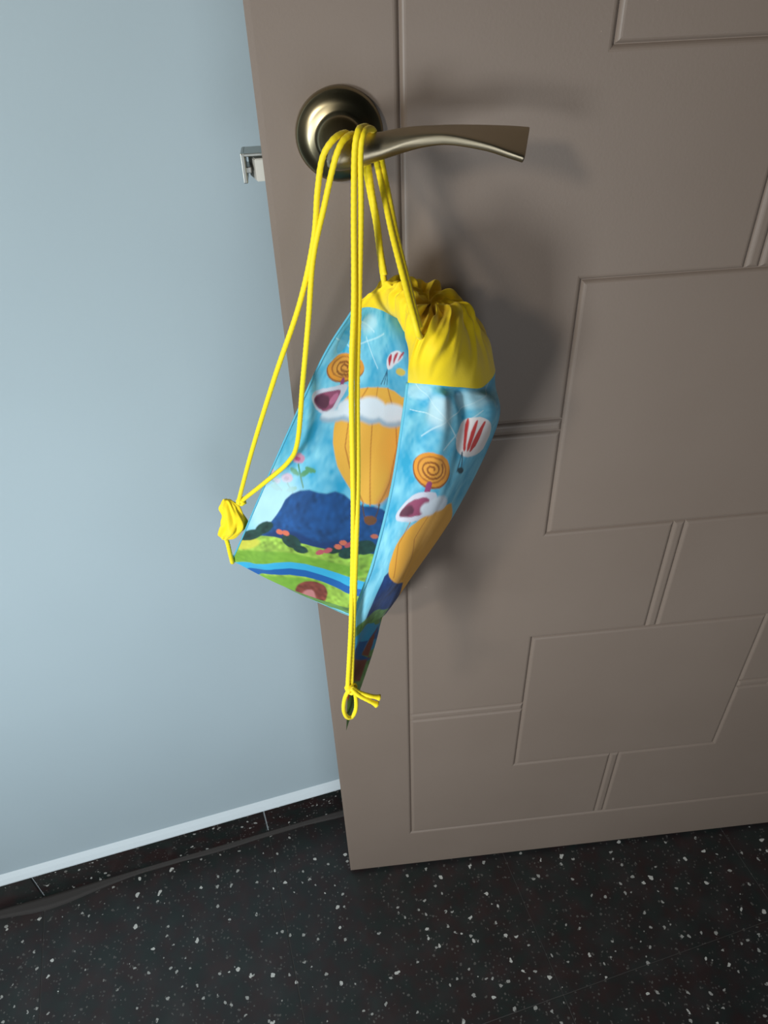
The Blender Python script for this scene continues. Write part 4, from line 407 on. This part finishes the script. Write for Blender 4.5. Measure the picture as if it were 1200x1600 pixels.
["B","poly",[[0.3066,0.4177],[0.3166,0.4224],[0.3226,0.4272],[0.3246,0.432],[0.3246,0.4368],[0.3206,0.4415],[0.3146,0.4463],[0.3026,0.4487],[0.2906,0.4511],[0.2786,0.4511],[0.2645,0.4511],[0.2545,0.4511],[0.2425,0.4487],[0.2325,0.4439],[0.2265,0.4415],[0.2224,0.4368],[0.2204,0.432],[0.2224,0.4272],[0.2265,0.4224],[0.2325,0.4177],[0.2425,0.4153],[0.2525,0.4129],[0.2625,0.4105],[0.2725,0.4105],[0.2866,0.4129],[0.2966,0.4153]],[214,224,234],4,1.0,0],
["B","poly",[[0.3727,0.4081],[0.3868,0.4153],[0.3988,0.4224],[0.4068,0.4296],[0.4128,0.4368],[0.4088,0.4415],[0.3988,0.4439],[0.3828,0.4439],[0.3627,0.4415],[0.3467,0.4415],[0.3267,0.4391],[0.3106,0.4368],[0.2966,0.4344],[0.2826,0.4296],[0.2745,0.4248],[0.2685,0.42],[0.2645,0.4129],[0.2645,0.4081],[0.2685,0.4033],[0.2745,0.3986],[0.2846,0.3962],[0.2946,0.3938],[0.3086,0.3938],[0.3226,0.3938],[0.3387,0.3962],[0.3547,0.401]],[214,224,234],4,1.0,0],
["B","poly",[[-0.06,0.9],[0.3,0.9],[1.06,0.88],[1.06,1.07],[-0.06,1.07]],[100,140,76],2,1,0.3],
["B","poly",[[0.0,0.8138],[0.012,0.8043],[0.0461,0.7971],[0.0802,0.79],[0.1182,0.7828],[0.1583,0.7757],[0.1984,0.7709],[0.2385,0.7661],[0.2766,0.7613],[0.3206,0.7589],[0.4088,0.7733],[0.679,0.7661],[0.679,0.7446],[0.679,0.7232],[0.679,0.7136],[0.679,0.716],[0.679,0.7279],[0.679,0.7518],[0.637,0.7971],[0.6249,0.9165],[0.4569,1.07],[0.4389,1.07],[0.4068,1.07],[0.3644,0.9594],[0.3023,0.9761],[0.0982,0.9785],[0.0641,0.9833],[0.0301,0.9976],[0.0,1.07],[0.0281,0.9952],[0.0,0.9618],[0.0,0.9427],[0.0,0.926],[-0.07,0.9069],[-0.07,0.8878],[-0.07,0.8663],[-0.07,0.8496],[-0.07,0.8353]],[100,140,76],2,1.0,0.3],
["B","poly",[[0.0361,0.8329],[0.0581,0.8282],[0.0762,0.821],[0.1162,0.8186],[0.1523,0.8138],[0.1944,0.8115],[0.2405,0.8115],[0.3026,0.8186],[0.3727,0.8377],[0.4749,0.9475],[0.6249,0.8854],[0.6269,0.8496],[0.6309,0.821],[0.637,0.7971],[0.679,0.7757],[0.679,0.7733],[0.639,0.79],[0.6349,0.8091],[0.6289,0.8401],[0.6249,0.9093],[0.6209,0.9833],[0.4409,1.07],[0.4148,1.07],[0.3908,1.07],[0.3707,0.9976],[0.2345,0.8902],[0.1764,0.8783],[0.1363,0.8759],[0.1002,0.8759],[0.0721,0.8783],[0.0441,0.8759],[0.024,0.8711],[0.012,0.864],[0.01,0.8544],[0.008,0.8449],[0.016,0.8377]],[44,140,180],1.5,1.0,0],
["B","poly",[[0.0762,0.8592],[0.1122,0.8568],[0.1463,0.8544],[0.1904,0.8568],[0.2445,0.8663],[0.3627,0.9403],[0.4128,1.0],[0.4309,1.07],[0.4509,1.07],[0.6209,0.9785],[0.6229,0.9451],[0.6249,0.9284],[0.6249,0.9356],[0.6229,0.9594],[0.6189,0.9833],[0.4529,1.07],[0.4389,1.07],[0.4148,1.07],[0.3908,1.07],[0.3687,1.07],[0.4466,0.9332],[0.2725,0.9379],[0.3106,0.9881],[0.1463,0.8878],[0.1022,0.8783],[0.0601,0.8687],[0.0441,0.864],[0.0521,0.8616]],[18,84,140],1.2,1.0,0],
["B","poly",[[0.1042,0.895],[0.1283,0.8926],[0.1543,0.8926],[0.1804,0.895],[0.3166,0.9857],[0.2745,0.9379],[0.2766,0.9379],[0.4325,0.9379],[0.4265,0.9403],[0.4165,0.9451],[0.3985,0.9451],[0.3905,0.9547],[0.3744,0.9594],[0.3564,0.9642],[0.1884,0.969],[0.1904,0.9737],[0.1202,0.9332],[0.0882,0.9141],[0.0822,0.9045],[0.0842,0.8974]],[120,64,48],2,1.0,0],
["B","poly",[[0.0,0.8974],[0.002,0.8974],[0.006,0.8998],[0.024,0.9093],[0.0301,0.9189],[0.0461,0.9356],[0.0481,0.9451],[0.024,0.9427],[0.0,0.9379],[-0.07,0.9356],[-0.07,0.9308],[-0.07,0.9236],[-0.07,0.9141],[-0.07,0.9045],[-0.07,0.8998]],[214,76,44],1,1.0,0],
]
CORDS = {
'left_outer': [[-0.0574,-0.006,0.7112],[-0.0338,-0.03,0.7836],[-0.0071,-0.052,0.8576],[0.0157,-0.062,0.9145],[0.0285,-0.066,0.9569],[0.0333,-0.068,0.9856],[0.0378,-0.069,1.0044],[0.0444,-0.068,1.0133],[0.0507,-0.06,1.0144],[0.0548,-0.05,1.0108],[0.0588,-0.0385,0.9996],[0.0641,-0.0395,0.9896]],
'left_inner': [[-0.0543,-0.006,0.713],[-0.028,-0.026,0.747],[-0.007,-0.042,0.7757],[0.0029,-0.052,0.8009],[0.012,-0.064,0.8566],[0.0205,-0.066,0.9048],[0.0271,-0.0665,0.9452],[0.0363,-0.068,0.9763],[0.0441,-0.07,1.0015],[0.0493,-0.068,1.0116],[0.0551,-0.06,1.0135],[0.0586,-0.05,1.0102],[0.0613,-0.0385,1.0012],[0.0658,-0.0395,0.9921]],
'front_left': [[0.0237,-0.149,0.6253],[0.0318,-0.141,0.7021],[0.0392,-0.125,0.7878],[0.0444,-0.107,0.8784],[0.0498,-0.093,0.9279],[0.0535,-0.079,0.9769],[0.0561,-0.0715,1.0064],[0.0587,-0.068,1.0165],[0.0619,-0.06,1.0171],[0.0663,-0.05,1.0139],[0.0692,-0.037,1.0022],[0.0709,-0.041,0.994]],
'front_right': [[0.0267,-0.147,0.6223],[0.0369,-0.136,0.7367],[0.0437,-0.12,0.8059],[0.0482,-0.104,0.8764],[0.053,-0.091,0.9268],[0.0577,-0.078,0.9763],[0.0593,-0.0715,1.0045],[0.0615,-0.068,1.015],[0.0648,-0.06,1.016],[0.0689,-0.05,1.0128],[0.0719,-0.037,1.0021],[0.074,-0.041,0.9939]],
'rear_left': [[0.0641,-0.0395,0.9896],[0.066,-0.052,0.975],[0.0679,-0.06,0.962],[0.0688,-0.07,0.9457],[0.07,-0.078,0.9332],[0.0718,-0.082,0.9277]],
'rear_left_second': [[0.0658,-0.0395,0.9921],[0.0665,-0.053,0.9791],[0.0683,-0.061,0.9643],[0.0691,-0.071,0.9481],[0.0704,-0.079,0.9369]],
'rear_right': [[0.0709,-0.041,0.994],[0.0737,-0.058,0.9764],[0.0762,-0.078,0.96],[0.08,-0.102,0.9417],[0.0827,-0.119,0.9291],[0.085,-0.124,0.9191],[0.0877,-0.118,0.9126]],
'rear_right_second': [[0.074,-0.041,0.9939],[0.0765,-0.057,0.9759],[0.0787,-0.076,0.9591],[0.0822,-0.1,0.9407],[0.0842,-0.116,0.9296],[0.0867,-0.12,0.9203]],
'corner_loop': [[0.0252,-0.149,0.6243],[0.0209,-0.15,0.6146],[0.0188,-0.148,0.5968],[0.0207,-0.146,0.583],[0.025,-0.144,0.5795],[0.0288,-0.143,0.5882],[0.0297,-0.144,0.6052],[0.0283,-0.146,0.6215]],
'tail_one': [[0.0267,-0.153,0.6292],[0.0319,-0.156,0.6241],[0.0392,-0.158,0.6189],[0.0461,-0.159,0.6132]],
'tail_two': [[0.0273,-0.152,0.6295],[0.0331,-0.154,0.6245],[0.0405,-0.156,0.6218],[0.0486,-0.156,0.618]],
'corner_tail': [[-0.0759,0.002,0.6678],[-0.0751,0.002,0.6583],[-0.0754,0.004,0.6461],[-0.0758,0.008,0.6292]],
}
LEVER = [[[0.0546,-0.047,1.0097],[0.048,-0.058,0.9942],0.0165],[[0.0642,-0.046,1.0097],[0.0587,-0.0585,0.9958],0.015],[[0.0756,-0.046,1.0099],[0.0721,-0.0585,0.9997],0.0125],[[0.0909,-0.0455,1.0098],[0.0891,-0.0595,1.0056],0.01],[[0.1046,-0.044,1.0094],[0.102,-0.061,1.008],0.008],[[0.1183,-0.0425,1.0092],[0.1141,-0.063,1.0078],0.0068],[[0.1381,-0.041,1.0083],[0.1333,-0.066,1.0037],0.0058],[[0.154,-0.0405,1.0072],[0.1465,-0.0675,0.9991],0.0054],[[0.1644,-0.0405,1.0061],[0.1554,-0.068,0.9959],0.0052]]
CORNER_TAB = [[-0.0671,0.0,0.7111],[-0.0659,0.0,0.7044],[-0.0646,0.0,0.6948],[-0.0646,0.001,0.6842],[-0.069,0.001,0.6748],[-0.0742,0.002,0.6676],[-0.0764,0.002,0.6647]]

hd = empty('door_handle', (.051, 0, 1.0-DZ), 0, door); hd['label'] = 'brushed antique nickel lever handle on a round rose'
HO = Vector((.051, 0, 1.0))
prof = [(.0284, 0), (.0284, -.0022), (.0280, -.0042), (.0268, -.0058), (.0250, -.0068), (.0235, -.0080), (.0200, -.0096), (.0165, -.0108), (.0142, -.0122), (.0130, -.0145), (.0122, -.019), (.0112, -.026), (.0106, -.034), (.0104, -.042)]
V, F = lathe_y(prof, (0, 0, 0)); o = obj('rose', V, F, M_ROSE, hd, True)
Ld = [(np.array(a), np.array(b_), t) for a, b_, t in LEVER]
A = crom([l[0] for l in Ld], 60); B = crom([l[1] for l in Ld], 60); TH = crom([[l[2]] for l in Ld], 60)[:, 0]
V = []; NS = 28
mid = (A+B)/2; T_ = np.gradient(mid, axis=0)
def ringat(c, h, t, s=1.0, e=2.0):
    out = []
    for q in range(NS):
        a = 2*math.pi*q/NS; ca, sa = math.cos(a), math.sin(a)
        out.append(c+s*(h*math.copysign(abs(ca)**(2/e), ca)+t*math.copysign(abs(sa)**(2/e), sa)))
    return out
n0 = None
for k in range(60):
    h = (A[k]-B[k])/2; ax = T_[k]/np.linalg.norm(T_[k]); t = np.cross(ax, h); t = t/np.linalg.norm(t)*TH[k]/2; fr = k/59
    e = 2.1+3.2*min(1, max(0, (fr-.25)/.4))
    if k == 0:                                       # rounded near end around the neck
        for s, o_ in ((.30, .0100), (.62, .0088), (.83, .0062), (.95, .0030)): V += ringat(mid[0]-ax*o_, h, t, s, e)
    if k == 59:
        V += ringat(mid[k]-ax*.0006, h, t, 1, e); V += ringat(mid[k], h*.985, t*.90, 1, e)
        V += ringat(mid[k], h*.90, t*.62, 1, e); V += ringat(mid[k]-ax*.0005, h*.88, t*.55, 1, e)
    else: V += ringat(mid[k], h, t, 1, e)
V = [np.array(v)-np.array(HO) for v in V]; nr = len(V)//NS
F = grid_faces(NS, nr, True)+[list(range(NS))[::-1], [(nr-1)*NS+q for q in range(NS)]]
o = obj('lever', V, F, M_METAL, hd, True)

# ------------------------------------------------------------------ drawstring bag
bag = empty('drawstring_bag', (.05, -.06, .52))
BO = np.array((.05, -.06, .52))
bag['label'] = 'blue printed cloth drawstring bag with yellow cords hanging from the door handle'
bag['category'] = 'bag'
NSF, NSB, NT = 300, 340, 340
def normals(P):
    a = np.gradient(P, axis=1); b_ = np.gradient(P, axis=0); n = np.cross(a, b_); return n/(np.linalg.norm(n, axis=2)[..., None]+1e-12)
def smooth_noise(shape, cells, seed):
    g = np.random.default_rng(seed).normal(0, 1, (cells[0], cells[1])); return np.swapaxes(crom(np.swapaxes(crom(g, shape[0]), 0, 1), shape[1]), 0, 1)
def sst(a, b_, x): t = np.clip((x-a)/(b_-a), 0, 1); return t*t*(3-2*t)
def panel_points(net, ns, pleats, seed, front_bottom=None):
    P = surf(net, ns, NT); s = np.linspace(0, 1, ns)[None, :]; t = np.linspace(0, 1, NT)[:, None]
    edge = sst(0, .12, s)*sst(0, .12, 1-s)*sst(0, .10, 1-t)*sst(0, .08, t)
    d = .0016*smooth_noise((NT, ns), (9, 8), seed)*edge
    for c, w_, amp, ln in pleats: d = d+amp*np.exp(-((s-c)/w_)**2)*np.exp(-(t/ln)**2)*sst(0, .05, t)*sst(0, .06, s)*sst(0, .06, 1-s)
    return P+normals(P)*d[..., None]
PF = panel_points(FRONT_NET, NSF, [(.3, .07, .002, .25), (.62, .06, -.003, .25)], 3)
PB = panel_points(BACK_NET, NSB, [(.22, .035, -.0045, .30), (.34, .03, .0045, .26), (.12, .03, .002, .2), (.45, .04, -.003, .2)], 5)
# bottom seam: both panels meet on one line
s = np.linspace(0, 1, NSB); m_ = np.interp(s, [0, 1/6, 2/6, 3/6, 4/6, 5/6, 1], [1, .925, .85, .765, .5, .25, 0])
bot = np.stack([np.interp(m_, np.linspace(0, 1, NSF), PF[-1, :, k]) for k in range(3)], 1)
wgt = sst(.90, 1, np.linspace(0, 1, NT))[:, None, None]
PB = PB+wgt*(bot-PB[-1])[None]
def lin3(c): return np.array(lin(c)[:3])
def paint(pan, ns, P):
    s, t = np.meshgrid(np.linspace(0, 1, ns), np.linspace(0, 1, NT)); LX, LY = 265., 320.
    X, Y = s*LX, t*LY
    nz = smooth_noise((NT, ns), (26, 22), 11 if pan == 'F' else 12); nf = smooth_noise((NT, ns), (80, 70), 21 if pan == 'F' else 22)
    k = np.clip(.45+.22*nz+.10*nf, 0, 1)[..., None]
    ctop, cmid = lin3((40, 162, 204)), lin3((140, 212, 232))
    C = ctop*(1-k)+cmid*k
    low = sst(.45, .85, t)[..., None]; C = C*(1-.5*low)+.5*low*lin3((150, 214, 232))
    for pn, kind, pts, col, fe, al, ex in PRINT:
        if pn != pan: continue
        Q = np.array(pts)*(LX, LY); lo, hi = Q.min(0)-12, Q.max(0)+12
        bx = (X > lo[0]) & (X < hi[0]) & (Y > lo[1]) & (Y < hi[1]); x, y = X[bx], Y[bx]
        D = np.full(x.shape, 1e9); ins = np.zeros(x.shape, bool); segs = list(zip(Q, np.roll(Q, -1, 0))) if kind == 'poly' else list(zip(Q[:-1], Q[1:]))
        for a, b_ in segs:
            e = b_-a; L2 = (e**2).sum()
            if L2 < 1e-9: continue
            h = np.clip(((x-a[0])*e[0]+(y-a[1])*e[1])/L2, 0, 1)
            D = np.minimum(D, np.hypot(x-a[0]-h*e[0], y-a[1]-h*e[1]))
            if kind == 'poly':
                c_ = (a[1] > y) != (b_[1] > y)
                with np.errstate(divide='ignore', invalid='ignore'): xi = a[0]+(y-a[1])/(e[1] if abs(e[1]) > 1e-9 else 1e-9)*e[0]
                ins ^= c_ & (x < xi)
        if kind == 'poly': cov = sst(-fe/2, fe/2, np.where(ins, D, -D)); mo = ex
        else: cov = sst(0, fe, ex*.5+fe/2-D); mo = 0
        c = lin3(col)[None]*(1+mo*(.55*nf[bx]+.4*nz[bx])[:, None]).clip(.25, 2)
        cov = (cov*al)[:, None]; C[bx] = C[bx]*(1-cov)+c*cov
    return np.clip(C, 0, 1)
def panel_obj(name, P, ns, pan):
    o = obj(name, (P-BO).reshape(-1, 3), grid_faces(ns, NT), M_PRINT, bag, True)
    a = o.data.color_attributes.new('print_colour', 'FLOAT_COLOR', 'POINT')
    c = np.ones((ns*NT, 4), np.float32); c[:, :3] = paint(pan, ns, P).reshape(-1, 3); a.data.foreach_set('color', c.ravel()); return o
o = panel_obj('front_panel', PF, NSF, 'F'); o['label'] = 'left printed cloth panel with amber balloon, blue hill and meadow'
o = panel_obj('back_panel', PB, NSB, 'B'); o['label'] = 'right printed cloth panel turned towards the door'
# yellow casing, gathered into pleats round the cord
def casing(name, net, ns, nt, k0, seed, side):
    P = surf(net, ns, nt); s = np.linspace(0, 1, ns)[None, :]; t = np.linspace(0, 1, nt)[:, None]
    N = normals(P); ph = s+.05*(1-t)*np.sin(3*t+7*s)+.03*np.sin(5*t+9*s)+.012*smooth_noise((nt, ns), (6, 16), seed)
    amp = .0003+.0034*sst(.06, .65, t)
    wv = np.sin(2*math.pi*k0*ph)+.45*np.sin(2*math.pi*(k0*1.7)*ph+1.3)+.3*np.sin(2*math.pi*(k0*.6)*ph+.5)
    d = amp*wv*.62*sst(0, .05, s)*sst(0, .05, 1-s)+.0012*smooth_noise((nt, ns), (14, 22), seed+1)*sst(.3, .6, t)*sst(0, .05, s)*sst(0, .05, 1-s)
    d = d*sst(0, .10, t)*(1-.7*sst(.82, 1, t))
    return obj(name, (P+N*d[..., None]-BO).reshape(-1, 3), grid_faces(ns, nt), M_YELLOW, bag, True)
casing('yellow_casing', CASING_FRONT_NET, 120, 110, 5, 41, 0)
casing('yellow_casing', CASING_BACK_NET, 260, 110, 11, 51, 1)
# narrow side seams
tube('side_seam', PF[::6, 0]-BO, .0008, mat('seam_blue', (92, 178, 208), .8)[0], bag, 8, .002, 0)
sm = mat('seam_pale', (104, 190, 214), .8)[0]; tube('side_seam', PF[:int(NT*.93):6, -1]-BO, .0012, sm, bag, 8, .002, 0)
# cords
CR = .0019
for k in ('left_outer', 'left_inner', 'front_left', 'front_right', 'rear_left', 'rear_left_second', 'rear_right', 'rear_right_second'):
    tube('cord', np.array(CORDS[k])-BO, CR, M_CORD, bag)
tube('corner_loop', np.array(CORDS['corner_loop'])-BO, .0018, M_CORD, bag)
fray = lambda x: 1 if x < .85 else 1+.5*(x-.85)/.15
tube('cord_end', np.array(CORDS['tail_one'])-BO, .0019, M_CORD, bag, taper=fray); tube('cord_end', np.array(CORDS['tail_two'])-BO, .0018, M_CORD, bag, taper=fray)
tube('cord_end', np.array(CORDS['corner_tail'])-BO, .0020, M_CORD, bag)
def knot(c, rad, turns=2, tilt=(0, 0)):
    c = np.array(c); P = []
    for k in range(40):
        a = k/39*2*math.pi*turns; P.append(c+rad*np.array((math.cos(a)*(1+.25*math.sin(a*1.5)), .8*math.sin(a*1.5+.4), .75*math.sin(a)+.25*math.cos(a*.5))))
    return P
tube('knot', np.array(knot(np.array(CORDS['corner_loop'][0])+(.0015, -.001, 0), .0032))-BO, .0018, M_CORD, bag)
# crumpled yellow tab the left cords are knotted through
C = crom(CORNER_TAB, 60)-BO; rad = np.interp(np.linspace(0, 1, 60), [0, .15, .38, .58, .78, .92, 1], [.0030, .0072, .0088, .0100, .0072, .0040, .0026])
V = []; NS = 64; ax = C[-1]-C[0]; ax /= np.linalg.norm(ax); n1 = np.cross(ax, (0, 1, 0)); n1 /= np.linalg.norm(n1); n2 = np.cross(ax, n1)
nz = smooth_noise((60, NS+1), (9, 12), 77)
for k in range(60):
    fr = k/59
    for q in range(NS):
        a = 2*math.pi*q/NS; wq = 1-abs(2*q/NS-1)
        rr = rad[k]*(1+.17*math.sin(6*a+5*fr)+.10*math.sin(11*a-7*fr+1)+.12*nz[k, q]*min(1, 4*wq))
        V.append(C[k]+n1*rr*math.cos(a)+n2*.6*rr*math.sin(a))
F = grid_faces(NS, 60, True)+[list(range(NS))[::-1], [59*NS+q for q in range(NS)]]
obj('corner_tab', V, F, M_YELLOW, bag, True)
tube('knot', np.array(knot(np.array(CORDS['corner_tail'][0]), .0026))-BO, .0017, M_CORD, bag)
tube('knot', np.array(knot(np.array(CORDS['left_inner'][0])+(0, -.001, 0), .0026))-BO, .0017, M_CORD, bag)
